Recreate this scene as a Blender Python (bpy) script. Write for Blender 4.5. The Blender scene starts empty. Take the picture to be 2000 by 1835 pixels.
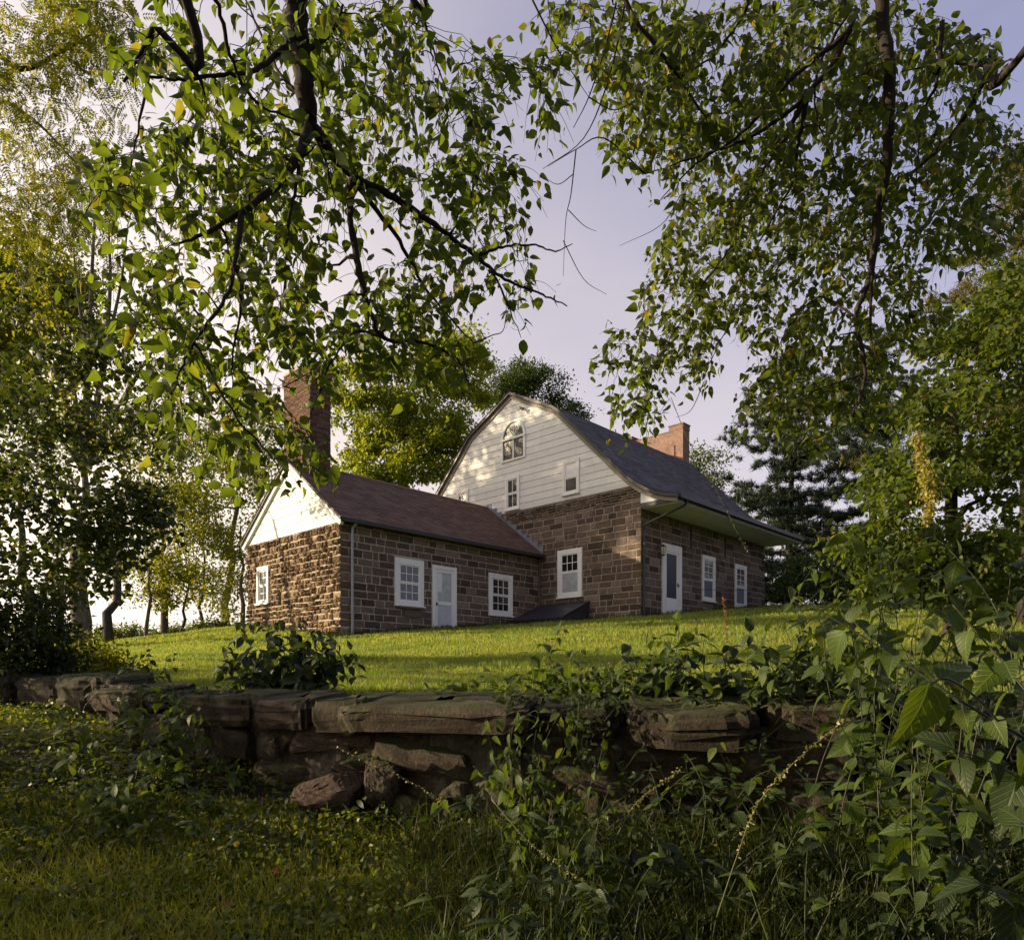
import bpy, math
import numpy as np
from mathutils import Vector, Matrix

# ------------------------------------------------------------------ camera, sky, sun, exposure
SC = bpy.context.scene
COL = SC.collection
FOC, CPX, HOR = 1403.0, 1000.0, 1325.0          # photograph: focal length, centre column, eye-level row (pixels of 2000)
cam_d = bpy.data.cameras.new('camera')
cam_d.sensor_width = 36.0
cam_d.lens = FOC / 2000.0 * 36.0
cam_d.shift_y = (HOR - 917.5) / 2000.0
cam_d.clip_start, cam_d.clip_end = 0.05, 3000.0
cam = bpy.data.objects.new('camera', cam_d)
cam.rotation_euler = (math.radians(90), 0, 0)
COL.objects.link(cam)
SC.camera = cam

VEIL = (3.0, 2.62, 2.40)
SUN_EL = math.radians(17.0)
SUN_AZ = Vector((-0.995, 0.02, 0)).normalized()   # horizontal direction towards the sun: low in the left
world = bpy.data.worlds.new('World')
SC.world = world
world.use_nodes = True
wn = world.node_tree.nodes
wl = world.node_tree.links
wn.clear()
sky = wn.new('ShaderNodeTexSky')
sky.sky_type = 'NISHITA'
sky.sun_disc = False
sky.sun_elevation = SUN_EL
sky.sun_rotation = math.atan2(SUN_AZ.x, SUN_AZ.y)
sky.air_density, sky.dust_density, sky.ozone_density = 1.0, 2.4, 3.0
tint = wn.new('ShaderNodeMix'); tint.data_type = 'RGBA'; tint.blend_type = 'MULTIPLY'
tint.inputs['Factor'].default_value = 1.0
tint.inputs['B'].default_value = (0.78, 0.58, 0.70, 1)
# a thin high veil of cloud, denser towards the horizon and towards the sun
tcw = wn.new('ShaderNodeTexCoord')
sep = wn.new('ShaderNodeSeparateXYZ'); wl.new(tcw.outputs['Generated'], sep.inputs[0])
dot = wn.new('ShaderNodeVectorMath'); dot.operation = 'DOT_PRODUCT'; dot.inputs[1].default_value = (SUN_AZ.x, SUN_AZ.y, 0.3)
wl.new(tcw.outputs['Generated'], dot.inputs[0])
cn = wn.new('ShaderNodeTexNoise'); cn.inputs['Scale'].default_value = 2.2; cn.inputs['Detail'].default_value = 6; cn.inputs['Roughness'].default_value = 0.55
cm = wn.new('ShaderNodeMapping'); cm.inputs['Scale'].default_value = (1, 1, 2.6)
wl.new(tcw.outputs['Generated'], cm.inputs[0]); wl.new(cm.outputs[0], cn.inputs['Vector'])
def wmath(op, a, b, c=None):
    n = wn.new('ShaderNodeMath'); n.operation = op
    for i, v in enumerate((a, b, c)):
        if v is None: continue
        if isinstance(v, (int, float)): n.inputs[i].default_value = v
        else: wl.new(v, n.inputs[i])
    return n.outputs[0]
f = wmath('MULTIPLY_ADD', sep.outputs[2], -1.12, 1.0)
f = wmath('MULTIPLY_ADD', dot.outputs['Value'], 0.42, f)
f = wmath('MULTIPLY_ADD', cn.outputs[0], 0.40, wmath('SUBTRACT', f, 0.19))
fc = wn.new('ShaderNodeClamp'); wl.new(f, fc.inputs[0])
veil = wn.new('ShaderNodeMix'); veil.data_type = 'RGBA'
veil.inputs['B'].default_value = (VEIL[0], VEIL[1], VEIL[2], 1)
wl.new(fc.outputs[0], veil.inputs['Factor'])
gl = wmath('MULTIPLY_ADD', dot.outputs['Value'], 1.9, -0.44)
gl = wmath('MULTIPLY', gl, wmath('MULTIPLY_ADD', sep.outputs[2], -1.15, 1.0))
gc = wn.new('ShaderNodeClamp'); wl.new(gl, gc.inputs[0])
glow = wn.new('ShaderNodeMix'); glow.data_type = 'RGBA'
glow.inputs['B'].default_value = (5.6, 4.9, 4.0, 1)
wl.new(gc.outputs[0], glow.inputs['Factor'])
bg = wn.new('ShaderNodeBackground')
bg.inputs['Strength'].default_value = 0.15
wo = wn.new('ShaderNodeOutputWorld')
wl.new(sky.outputs[0], tint.inputs['A'])
wl.new(tint.outputs['Result'], veil.inputs['A'])
wl.new(veil.outputs['Result'], glow.inputs['A'])
wl.new(glow.outputs['Result'], bg.inputs['Color'])
wl.new(bg.outputs[0], wo.inputs[0])

sun_d = bpy.data.lights.new('sun', 'SUN')
sun_d.energy = 4.3
sun_d.angle = math.radians(0.6)
sun_d.color = (1.0, 0.80, 0.52)
sun = bpy.data.objects.new('sun', sun_d)
to_sun = (SUN_AZ * math.cos(SUN_EL) + Vector((0, 0, math.sin(SUN_EL)))).normalized()
sun.rotation_euler = to_sun.to_track_quat('Z', 'Y').to_euler()
sun.location = to_sun * 60
COL.objects.link(sun)

vs = SC.view_settings
vs.view_transform = 'Standard'
vs.look = 'None'
vs.exposure = 1.12
vs.gamma = 1.0
vs.use_curve_mapping = False
cy = SC.cycles
cy.use_denoising = True
cy.max_bounces = 6
cy.diffuse_bounces = 3
cy.glossy_bounces = 3
cy.transmission_bounces = 4
cy.transparent_max_bounces = 6
cy.sample_clamp_indirect = 6.0

RNG = np.random.RandomState(7)
def U(a, b, n=None): return RNG.uniform(a, b, n)
def G(s, n=None): return RNG.normal(0, s, n)

def at(px, py, Y):
    """the point at depth Y metres seen at pixel (px, py) of the photograph"""
    return np.array([(px - CPX) / FOC * Y, Y, (HOR - py) / FOC * Y])

# ------------------------------------------------------------------ mesh helpers
class Acc:
    """collects shapes and links them as one mesh object"""
    def __init__(self): self.V = []; self.F = []; self.n = 0; self.UV = []
    def add(self, V, *faces):
        V = np.asarray(V, float).reshape(-1, 3)
        for f in faces:
            f = np.asarray(f, np.int64)
            if f.size: self.F.append(f + self.n)
        self.V.append(V); self.n += len(V)
        return self
    def box(self, a, b):
        x0, y0, z0 = a; x1, y1, z1 = b
        V = [(x0,y0,z0),(x1,y0,z0),(x1,y1,z0),(x0,y1,z0),(x0,y0,z1),(x1,y0,z1),(x1,y1,z1),(x0,y1,z1)]
        return self.add(V, [(0,3,2,1),(4,5,6,7),(0,1,5,4),(1,2,6,5),(2,3,7,6),(3,0,4,7)])
    def tube(self, P, R, n=6, cap=True):
        P = np.asarray(P, float); m = len(P)
        R = np.broadcast_to(np.asarray(R, float), (m,))
        T = np.gradient(P, axis=0); T /= np.linalg.norm(T, axis=1)[:, None] + 1e-9
        ref = np.array([0, 0, 1.0]) if abs(T[:, 2]).mean() < 0.8 else np.array([1.0, 0.13, 0])
        X = np.cross(T, ref); X /= np.linalg.norm(X, axis=1)[:, None] + 1e-9
        Y = np.cross(T, X)
        a = np.arange(n) * 2 * math.pi / n
        V = P[:, None] + R[:, None, None] * (X[:, None] * np.cos(a)[None, :, None] + Y[:, None] * np.sin(a)[None, :, None])
        i = np.arange(m - 1)[:, None] * n; j = np.arange(n)[None]
        k = (j + 1) % n
        Q = np.stack([i + j, i + n + j, i + n + k, i + k], -1).reshape(-1, 4)
        V = V.reshape(-1, 3)
        if cap:
            V = np.vstack([V, P[:1], P[-1:]])
            c0 = [(k2, (k2 + 1) % n, m * n) for k2 in range(n)]
            c1 = [((m - 1) * n + (k2 + 1) % n, (m - 1) * n + k2, m * n + 1) for k2 in range(n)]
            return self.add(V, Q, c0 + c1)
        return self.add(V, Q)
    def mesh(self, name, smooth=False):
        me = bpy.data.meshes.new(name)
        if not self.V: return me
        V = np.concatenate(self.V)
        tot = np.concatenate([np.full(len(f), f.shape[1]) for f in self.F])
        lv = np.concatenate([f.ravel() for f in self.F])
        me.vertices.add(len(V)); me.vertices.foreach_set('co', V.astype(np.float32).ravel())
        me.loops.add(len(lv)); me.loops.foreach_set('vertex_index', lv.astype(np.int32))
        me.polygons.add(len(tot))
        st = np.concatenate([[0], np.cumsum(tot)[:-1]])
        me.polygons.foreach_set('loop_start', st.astype(np.int32))
        me.polygons.foreach_set('loop_total', tot.astype(np.int32))
        me.polygons.foreach_set('use_smooth', np.full(len(tot), bool(smooth)))
        if self.UV:
            uv = np.concatenate(self.UV)
            l = me.uv_layers.new(name='uv')
            l.data.foreach_set('uv', uv[lv].astype(np.float32).ravel())
        me.update(calc_edges=True)
        me.validate()
        return me
    def build(self, name, mat, parent=None, smooth=False, **props):
        me = self.mesh(name, smooth)
        me.materials.append(mat)
        return link(name, me, parent, **props)

def link(name, me, parent=None, **props):
    o = bpy.data.objects.new(name, me)
    COL.objects.link(o)
    if parent is not None: o.parent = parent
    for k, v in props.items(): o[k] = v
    return o

def thing(name, label, cat, loc=(0, 0, 0), rz=0.0, group=None):
    o = bpy.data.objects.new(name, None)
    o.empty_display_size = 0.2
    COL.objects.link(o)
    o.location = loc; o.rotation_euler = (0, 0, rz)
    o['label'] = label; o['category'] = cat
    if group: o['group'] = group
    return o

def smooth_line(P, n=8):
    """Catmull-Rom through the control points"""
    P = np.asarray(P, float)
    if len(P) < 3:
        t = np.linspace(0, 1, n + 1)[:, None]
        return P[0] * (1 - t) + P[-1] * t
    Q = np.vstack([2 * P[0] - P[1], P, 2 * P[-1] - P[-2]])
    out = []
    for i in range(1, len(Q) - 2):
        t = np.linspace(0, 1, n, endpoint=False)[:, None]
        a, b, c, d = Q[i - 1], Q[i], Q[i + 1], Q[i + 2]
        out.append(0.5 * (2 * b + (c - a) * t + (2 * a - 5 * b + 4 * c - d) * t ** 2 + (3 * b - a - 3 * c + d) * t ** 3))
    out.append(P[-1:])
    return np.vstack(out)

def nz(v): 
    return v / (np.linalg.norm(v, axis=-1, keepdims=True) + 1e-9)

def frames(D, N):
    """rotation matrices whose y axis is D and whose z axis is close to N"""
    D = nz(D); X = nz(np.cross(D, N)); Z = np.cross(X, D)
    return np.stack([X, D, Z], -1)

class Tmpl:
    def __init__(self, V, Q, T, uv): self.V = np.array(V, float); self.Q = np.array(Q, int).reshape(-1, 4); self.T = np.array(T, int).reshape(-1, 3); self.uv = np.array(uv, float)

def leaf_tmpl(w, fold=0.22, droop=0.35, ts=(0.14, 0.36, 0.62, 0.84), ws=(0.62, 1.0, 0.8, 0.36), serr=0.0, wave=0.0):
    V = [(0, 0, 0)]; uv = [(0.5, 0)]
    for i, (t, k) in enumerate(zip(ts, ws)):
        h = w * 0.5 * k
        zt = -droop * t * t
        wv = wave * math.sin(i * 2.1)
        V += [(-h, t - serr * k, zt + fold * h + wv), (0, t, zt), (h, t - serr * k, zt + fold * h - wv)]
        uv += [(0.5 - 0.5 * k, t), (0.5, t), (0.5 + 0.5 * k, t)]
    n = len(ts)
    V.append((0, 1, -droop)); uv.append((0.5, 1))
    Q = []; T = [(0, 2, 1), (0, 3, 2)]
    for i in range(n - 1):
        a = 1 + 3 * i; b = a + 3
        Q += [(a, a + 1, b + 1, b), (a + 1, a + 2, b + 2, b + 1)]
    a = 1 + 3 * (n - 1); e = 3 * n + 1
    T += [(a, a + 1, e), (a + 1, a + 2, e)]
    return Tmpl(V, Q, T, uv)

def diamond_tmpl(w=0.6, fold=0.25):
    return Tmpl([(0, 0, 0), (-w / 2, 0.45, fold * w), (0, 1, -0.12), (w / 2, 0.45, fold * w)], [], [(0, 2, 1), (0, 3, 2)], [(0.5, 0), (0, 0.45), (0.5, 1), (1, 0.45)])

def compound_tmpl(pairs=6, l=0.26):
    V = []; T = []; uv = []
    def one(o, d, s):
        d = np.array(d) / np.linalg.norm(d); p = np.array([-d[1], d[0], 0])
        k = len(V)
        for q in (o, o + d * s * 0.5 + p * s * 0.2, o + d * s + np.array([0, 0, -0.12 * s]), o + d * s * 0.5 - p * s * 0.2): V.append(tuple(q)); uv.append((0.5, 0.5))
        T.append((k, k + 2, k + 1)); T.append((k, k + 3, k + 2))
    for i in range(pairs):
        y = 0.15 + 0.75 * i / pairs
        for sx in (-1, 1): one(np.array([0, y, -0.25 * y * y]), (sx, 0.45, -0.15), l)
    one(np.array([0, 0.9, -0.2]), (0, 1, -0.3), l)
    return Tmpl(V, [], T, uv)

def scatter(acc, tm, P, R, S):
    """copies of a leaf template: points P, rotations R, sizes S (n,) or (n,3)"""
    P = np.asarray(P, float); n = len(P)
    if n == 0: return
    S = np.asarray(S, float)
    if S.ndim == 1: S = np.repeat(S[:, None], 3, 1)
    V = np.einsum('nij,nmj->nmi', R, tm.V[None] * S[:, None, :]) + P[:, None]
    off = (np.arange(n) * len(tm.V))[:, None, None]
    fs = []
    if len(tm.Q): fs.append((tm.Q[None] + off).reshape(-1, 4))
    if len(tm.T): fs.append((tm.T[None] + off).reshape(-1, 3))
    acc.add(V.reshape(-1, 3), *fs)
    acc.UV.append(np.tile(tm.uv, (n, 1)))

def rand_dirs(n, up=0.0, spread=1.0):
    d = RNG.normal(0, 1, (n, 3)) * spread; d[:, 2] += up
    return nz(d)

# ------------------------------------------------------------------ materials
def new_mat(name):
    m = bpy.data.materials.new(name); m.use_nodes = True
    nt = m.node_tree; nt.nodes.clear()
    out = nt.nodes.new('ShaderNodeOutputMaterial')
    return m, nt, out
def N(nt, t, **kw):
    n = nt.nodes.new(t)
    for k, v in kw.items():
        if k in n.inputs: n.inputs[k].default_value = v
        else: setattr(n, k, v)
    return n
def ramp(nt, fac, stops):
    r = nt.nodes.new('ShaderNodeValToRGB')
    e = r.color_ramp.elements
    while len(e) > 1: e.remove(e[-1])
    e[0].position = stops[0][0]; e[0].color = (*stops[0][1], 1)
    for p, c in stops[1:]:
        x = e.new(p); x.color = (*c, 1)
    nt.links.new(fac, r.inputs[0])
    return r.outputs[0]
def rnd(nt):
    g = nt.nodes.new('ShaderNodeNewGeometry'); o = nt.nodes.new('ShaderNodeObjectInfo')
    a = N(nt, 'ShaderNodeMath', operation='ADD'); f = N(nt, 'ShaderNodeMath', operation='FRACT')
    nt.links.new(g.outputs['Random Per Island'], a.inputs[0]); nt.links.new(o.outputs['Random'], a.inputs[1])
    nt.links.new(a.outputs[0], f.inputs[0])
    return f.outputs[0]
def mix(nt, fac, a, b, mode='MIX'):
    m = nt.nodes.new('ShaderNodeMix'); m.data_type = 'RGBA'; m.blend_type = mode
    for s, v in (('Factor', fac), ('A', a), ('B', b)):
        if isinstance(v, (int, float)): m.inputs[s].default_value = v
        elif isinstance(v, tuple): m.inputs[s].default_value = (*v, 1)
        else: nt.links.new(v, m.inputs[s])
    return m.outputs['Result']
def noise(nt, scale, detail=4, rough=0.6, coord='Object', stretch=None):
    tc = nt.nodes.new('ShaderNodeTexCoord')
    n = N(nt, 'ShaderNodeTexNoise', Scale=scale, Detail=detail, Roughness=rough)
    src = tc.outputs[coord]
    if coord == 'World':
        pass
    if stretch:
        mp = nt.nodes.new('ShaderNodeMapping'); mp.inputs['Scale'].default_value = stretch
        nt.links.new(src, mp.inputs[0]); src = mp.outputs[0]
    nt.links.new(src, n.inputs['Vector'])
    return n.outputs[0]
def wnoise(nt, scale, detail=4, rough=0.6):
    g = nt.nodes.new('ShaderNodeNewGeometry')
    n = N(nt, 'ShaderNodeTexNoise', Scale=scale, Detail=detail, Roughness=rough)
    nt.links.new(g.outputs['Position'], n.inputs['Vector'])
    return n.outputs[0]
def bump(nt, h, strength, dist):
    b = N(nt, 'ShaderNodeBump', Strength=strength, Distance=dist)
    nt.links.new(h, b.inputs['Height'])
    return b.outputs[0]
def principled(nt, out, col, rough=0.6, spec=0.4, normal=None, metal=0.0):
    p = nt.nodes.new('ShaderNodeBsdfPrincipled')
    if isinstance(col, tuple): p.inputs['Base Color'].default_value = (*col, 1)
    else: nt.links.new(col, p.inputs['Base Color'])
    if isinstance(rough, (int, float)): p.inputs['Roughness'].default_value = rough
    else: nt.links.new(rough, p.inputs['Roughness'])
    p.inputs['Specular IOR Level'].default_value = spec
    p.inputs['Metallic'].default_value = metal
    if normal is not None: nt.links.new(normal, p.inputs['Normal'])
    if out is not None: nt.links.new(p.outputs[0], out.inputs[0])
    return p

def leaf_mat(name, c0, c1, c2, trans=0.42, tcol=(1.9, 1.75, 0.5), rough=0.5, veins=False, spec=0.3):
    m, nt, out = new_mat(name)
    col = ramp(nt, rnd(nt), [(0.0, c0), (0.55, c1), (0.93, c1), (1.0, c2)])
    nv = wnoise(nt, 22, 3)
    col = mix(nt, 0.5, col, ramp(nt, nv, [(0.3, (0.6, 0.6, 0.6)), (0.7, (1.25, 1.2, 1.1))]), 'MULTIPLY')
    if name == 'lawn_grass':
        col = mix(nt, 0.85, col, ramp(nt, wnoise(nt, 0.75, 6, 0.7), [(0.3, (0.45, 0.58, 0.5)), (0.5, (1, 1, 1)), (0.7, (1.4, 1.12, 1.3))]), 'MULTIPLY')
    nor = None
    if veins:
        tc = nt.nodes.new('ShaderNodeUVMap'); sx = nt.nodes.new('ShaderNodeSeparateXYZ')
        nt.links.new(tc.outputs[0], sx.inputs[0])
        d = N(nt, 'ShaderNodeMath', operation='SUBTRACT'); d.inputs[1].default_value = 0.5
        nt.links.new(sx.outputs[0], d.inputs[0])
        ab = N(nt, 'ShaderNodeMath', operation='ABSOLUTE'); nt.links.new(d.outputs[0], ab.inputs[0])
        k = N(nt, 'ShaderNodeMath', operation='MULTIPLY_ADD'); k.inputs[1].default_value = -0.75
        nt.links.new(ab.outputs[0], k.inputs[0]); nt.links.new(sx.outputs[1], k.inputs[2])
        w = N(nt, 'ShaderNodeMath', operation='MULTIPLY'); w.inputs[1].default_value = 7.0
        nt.links.new(k.outputs[0], w.inputs[0])
        pp = N(nt, 'ShaderNodeMath', operation='PINGPONG'); pp.inputs[1].default_value = 0.5
        nt.links.new(w.outputs[0], pp.inputs[0])
        side = ramp(nt, pp.outputs[0], [(0.0, (1, 1, 1)), (0.14, (0, 0, 0))])
        mid = ramp(nt, ab.outputs[0], [(0.0, (1, 1, 1)), (0.05, (0, 0, 0))])
        v = mix(nt, 1.0, side, mid, 'LIGHTEN')
        fa = mix(nt, 1.0, v, (0.4, 0.4, 0.4), 'MULTIPLY')
        col = mix(nt, fa, col, tuple(min(1, x * 2.2 + 0.02) for x in c1))
        nor = bump(nt, v, 0.5, -0.002)
    p = principled(nt, None, col, rough, spec, nor)
    t = nt.nodes.new('ShaderNodeBsdfTranslucent')
    nt.links.new(mix(nt, 1.0, col, tcol, 'MULTIPLY'), t.inputs[0])
    if nor is not None: nt.links.new(nor, t.inputs['Normal'])
    ms = N(nt, 'ShaderNodeMixShader'); ms.inputs[0].default_value = trans
    nt.links.new(p.outputs[0], ms.inputs[1]); nt.links.new(t.outputs[0], ms.inputs[2])
    nt.links.new(ms.outputs[0], out.inputs[0])
    return m

def bark_mat(name, a, b, scale=14):
    m, nt, out = new_mat(name)
    n = noise(nt, scale, 6, 0.7, stretch=(1, 1, 0.25))
    principled(nt, out, ramp(nt, n, [(0.3, a), (0.7, b)]), 0.9, 0.15, bump(nt, n, 0.7, 0.02))
    return m

def stone_mat(name, stops, bs=0.5, bd=0.012, lichen=None, scale=9):
    m, nt, out = new_mat(name)
    col = ramp(nt, rnd(nt), stops)
    n1 = wnoise(nt, scale, 8, 0.72); n2 = wnoise(nt, scale * 5.5, 5, 0.7)
    col = mix(nt, 0.75, col, ramp(nt, n1, [(0.25, (0.42, 0.42, 0.42)), (0.5, (0.95, 0.95, 0.95)), (0.75, (1.5, 1.4, 1.3))]), 'MULTIPLY')
    col = mix(nt, 0.7, col, ramp(nt, n2, [(0.32, (0.4, 0.4, 0.4)), (0.5, (1, 1, 1)), (0.68, (1.6, 1.55, 1.5))]), 'MULTIPLY')
    if lichen:
        n3 = wnoise(nt, 3.1, 6, 0.7)
        f = ramp(nt, n3, [(0.52, (0, 0, 0)), (0.64, (0.8, 0.8, 0.8))])
        col = mix(nt, f, col, lichen)
    if lichen and 'field' in name:
        g = nt.nodes.new('ShaderNodeNewGeometry'); sp = nt.nodes.new('ShaderNodeSeparateXYZ'); nt.links.new(g.outputs['Normal'], sp.inputs[0])
        mm = N(nt, 'ShaderNodeMath', operation='MULTIPLY'); nt.links.new(wnoise(nt, 5.5, 6, 0.7), mm.inputs[0]); nt.links.new(ramp(nt, sp.outputs[2], [(0.25, (0.55,) * 3), (0.75, (1.1,) * 3)]), mm.inputs[1])
        col = mix(nt, ramp(nt, mm.outputs[0], [(0.44, (0, 0, 0)), (0.58, (0.85,) * 3)]), col, mix(nt, n2, (0.022, 0.03, 0.008), (0.05, 0.06, 0.016)))
    h = mix(nt, 0.4, n1, n2)
    principled(nt, out, col, 0.9, 0.2, bump(nt, h, bs, bd))
    return m

def plain_mat(name, col, rough=0.5, spec=0.4, vary=0.12, scale=3, bs=0.1, bd=0.004, metal=0.0):
    m, nt, out = new_mat(name)
    n = wnoise(nt, scale, 6, 0.65)
    lo = tuple(c * (1 - vary) for c in col); hi = tuple(min(1, c * (1 + vary * 0.6)) for c in col)
    c = ramp(nt, n, [(0.3, lo), (0.7, hi)])
    r = mix(nt, 0.5, ramp(nt, rnd(nt), [(0, (0.94,) * 3), (1, (1.05,) * 3)]), (1, 1, 1))
    c = mix(nt, 1.0, c, r, 'MULTIPLY')
    principled(nt, out, c, rough, spec, bump(nt, wnoise(nt, scale * 12, 4), bs, bd), metal)
    return m

def paint_mat(name, col, dirt=(0.36, 0.31, 0.24)):
    """old white paint: grey runs and dirt"""
    m, nt, out = new_mat(name)
    g = nt.nodes.new('ShaderNodeNewGeometry'); mp = nt.nodes.new('ShaderNodeMapping')
    mp.inputs['Scale'].default_value = (3, 3, 0.7)
    nt.links.new(g.outputs['Position'], mp.inputs[0])
    n = N(nt, 'ShaderNodeTexNoise', Scale=1.2, Detail=7, Roughness=0.7); nt.links.new(mp.outputs[0], n.inputs[0])
    f = ramp(nt, n.outputs[0], [(0.5, (0, 0, 0)), (0.85, (0.4, 0.4, 0.4))])
    c = mix(nt, f, col, dirt)
    c = mix(nt, 1.0, c, ramp(nt, rnd(nt), [(0, (0.93, 0.93, 0.93)), (1, (1.02, 1.02, 1.02))]), 'MULTIPLY')
    principled(nt, out, c, 0.55, 0.35, bump(nt, wnoise(nt, 30, 3), 0.15, 0.003))
    return m

def shingle_mat(name, a, b, c):
    m, nt, out = new_mat(name)
    col = ramp(nt, rnd(nt), [(0, a), (0.5, b), (1, c)])
    n = wnoise(nt, 0.8, 6, 0.65); n2 = wnoise(nt, 60, 3, 0.7)
    col = mix(nt, 0.7, col, ramp(nt, n, [(0.3, (0.75, 0.73, 0.72)), (0.7, (1.25, 1.2, 1.18))]), 'MULTIPLY')
    col = mix(nt, 0.5, col, ramp(nt, n2, [(0.3, (0.6, 0.6, 0.6)), (0.7, (1.35, 1.35, 1.35))]), 'MULTIPLY')
    principled(nt, out, col, 0.9, 0.25, bump(nt, n2, 0.4, 0.006))
    return m

def glass_mat(name, inner=(0.008, 0.009, 0.010), refl=0.35):
    m, nt, out = new_mat(name)
    n = wnoise(nt, 2.3, 2, 0.5)
    nor = bump(nt, n, 0.12, 0.012)
    p = principled(nt, None, inner, 0.25, 0.5, None)
    g = N(nt, 'ShaderNodeBsdfGlossy', Roughness=0.02); g.inputs[0].default_value = (0.95, 0.97, 1, 1)
    nt.links.new(nor, g.inputs['Normal'])
    lw = N(nt, 'ShaderNodeFresnel', IOR=1.52)
    a = N(nt, 'ShaderNodeMath', operation='MULTIPLY_ADD'); a.inputs[1].default_value = 0.3; a.inputs[2].default_value = refl * 0.05
    nt.links.new(lw.outputs[0], a.inputs[0])
    ms = N(nt, 'ShaderNodeMixShader')
    nt.links.new(a.outputs[0], ms.inputs[0]); nt.links.new(p.outputs[0], ms.inputs[1]); nt.links.new(g.outputs[0], ms.inputs[2])
    nt.links.new(ms.outputs[0], out.inputs[0])
    return m

M = {}
BROWN = [(0, (0.056, 0.041, 0.032)), (0.25, (0.098, 0.071, 0.055)), (0.65, (0.138, 0.102, 0.08)), (0.9, (0.175, 0.134, 0.107)), (1, (0.22, 0.175, 0.14))]
M['ashlar'] = stone_mat('brownstone_block', BROWN, 0.5, 0.014)
M['rubble'] = stone_mat('rubble_brownstone', [(0, (0.11, 0.07, 0.042)), (0.5, (0.21, 0.14, 0.085)), (1, (0.32, 0.23, 0.14))], 1.0, 0.06, scale=9)
M['mortar'] = stone_mat('lime_mortar', [(0, (0.33, 0.28, 0.22)), (1, (0.41, 0.355, 0.28))], 0.5, 0.01, scale=12)
M['fieldstone'] = stone_mat('mossy_fieldstone', [(0, (0.030, 0.024, 0.018)), (0.5, (0.047, 0.037, 0.028)), (1, (0.072, 0.053, 0.04))], 1.0, 0.03, (0.085, 0.082, 0.05), 11)
M['redstone'] = stone_mat('reddish_boulder', [(0, (0.066, 0.045, 0.033)), (1, (0.082, 0.055, 0.04))], 1.0, 0.02, None, 11)
M['white'] = paint_mat('white_paint', (0.80, 0.79, 0.77))
M['siding'] = paint_mat('white_siding_paint', (0.70, 0.69, 0.665))
M['trim'] = paint_mat('cream_trim_paint', (0.21, 0.18, 0.135))
M['soffit'] = plain_mat('pale_soffit_paint', (0.74, 0.74, 0.72), 0.6)
M['dark_trim'] = plain_mat('black_gutter_paint', (0.03, 0.03, 0.032), 0.45)
M['grey_pipe'] = plain_mat('grey_downspout_paint', (0.30, 0.30, 0.31), 0.45)
M['flash'] = plain_mat('lead_flashing', (0.17, 0.19, 0.24), 0.45, 0.5)
M['roof_brown'] = shingle_mat('brown_roof_shingle', (0.105, 0.064, 0.046), (0.13, 0.082, 0.06), (0.165, 0.108, 0.082))
M['roof_grey'] = shingle_mat('slate_grey_roof_shingle', (0.064, 0.063, 0.066), (0.092, 0.09, 0.094), (0.125, 0.122, 0.125))
M['brick'] = stone_mat('chimney_brick', [(0, (0.07, 0.04, 0.03)), (0.5, (0.11, 0.06, 0.042)), (1, (0.16, 0.10, 0.07))], 0.4, 0.006, None, 14)
M['parge'] = stone_mat('pink_chimney_render', [(0, (0.20, 0.128, 0.105)), (1, (0.225, 0.147, 0.12))], 0.4, 0.015, None, 3)
M['glass'] = glass_mat('old_window_glass')
M['glass_bright'] = glass_mat('reflecting_window_glass', (0.03, 0.03, 0.027), 0.5)
M['screen'] = plain_mat('blue_grey_insect_screen', (0.13, 0.15, 0.18), 0.6)
M['curtain'] = plain_mat('pale_curtain_behind_glass', (0.40, 0.43, 0.44), 0.35, 0.5, 0.3, 5)
M['blind'] = plain_mat('white_roller_blind', (0.72, 0.72, 0.72), 0.5)
M['dim_pane'] = plain_mat('dim_brown_window_pane', (0.045, 0.04, 0.035), 0.25, 0.3, 0.4, 6)
M['iron'] = plain_mat('black_iron', (0.02, 0.02, 0.022), 0.5)
M['hatch'] = plain_mat('dark_hatch_paint', (0.035, 0.036, 0.045), 0.4)
M['wood'] = plain_mat('weathered_wood', (0.12, 0.09, 0.06), 0.8)
M['brass'] = plain_mat('dark_brass', (0.05, 0.045, 0.035), 0.3, metal=0.8)
M['bark'] = bark_mat('dark_bark', (0.018, 0.014, 0.012), (0.055, 0.045, 0.038))
M['bark_grey'] = bark_mat('grey_bark', (0.05, 0.042, 0.034), (0.13, 0.11, 0.09))
M['leaf_left'] = leaf_mat('canopy_leaf', (0.046, 0.074, 0.015), (0.078, 0.112, 0.021), (0.16, 0.15, 0.03), 0.58, (2.1, 2.0, 0.6))
M['leaf_right'] = leaf_mat('yellowing_canopy_leaf', (0.043, 0.068, 0.014), (0.072, 0.099, 0.02), (0.18, 0.14, 0.03), 0.56, (2.1, 2.0, 0.6))
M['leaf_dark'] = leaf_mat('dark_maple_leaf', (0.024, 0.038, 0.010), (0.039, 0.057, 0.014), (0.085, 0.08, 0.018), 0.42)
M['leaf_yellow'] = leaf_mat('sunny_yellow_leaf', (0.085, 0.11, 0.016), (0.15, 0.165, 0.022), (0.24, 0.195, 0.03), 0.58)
M['leaf_gold'] = leaf_mat('gold_green_leaflet', (0.10, 0.145, 0.018), (0.18, 0.21, 0.028), (0.27, 0.23, 0.035), 0.62, (2.0, 1.9, 0.6))
M['leaf_mid'] = leaf_mat('mid_green_leaf', (0.048, 0.08, 0.014), (0.086, 0.122, 0.021), (0.18, 0.16, 0.03), 0.52)
M['leaf_far'] = leaf_mat('far_green_leaf', (0.035, 0.065, 0.02), (0.055, 0.085, 0.026), (0.09, 0.10, 0.03), 0.42)
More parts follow.
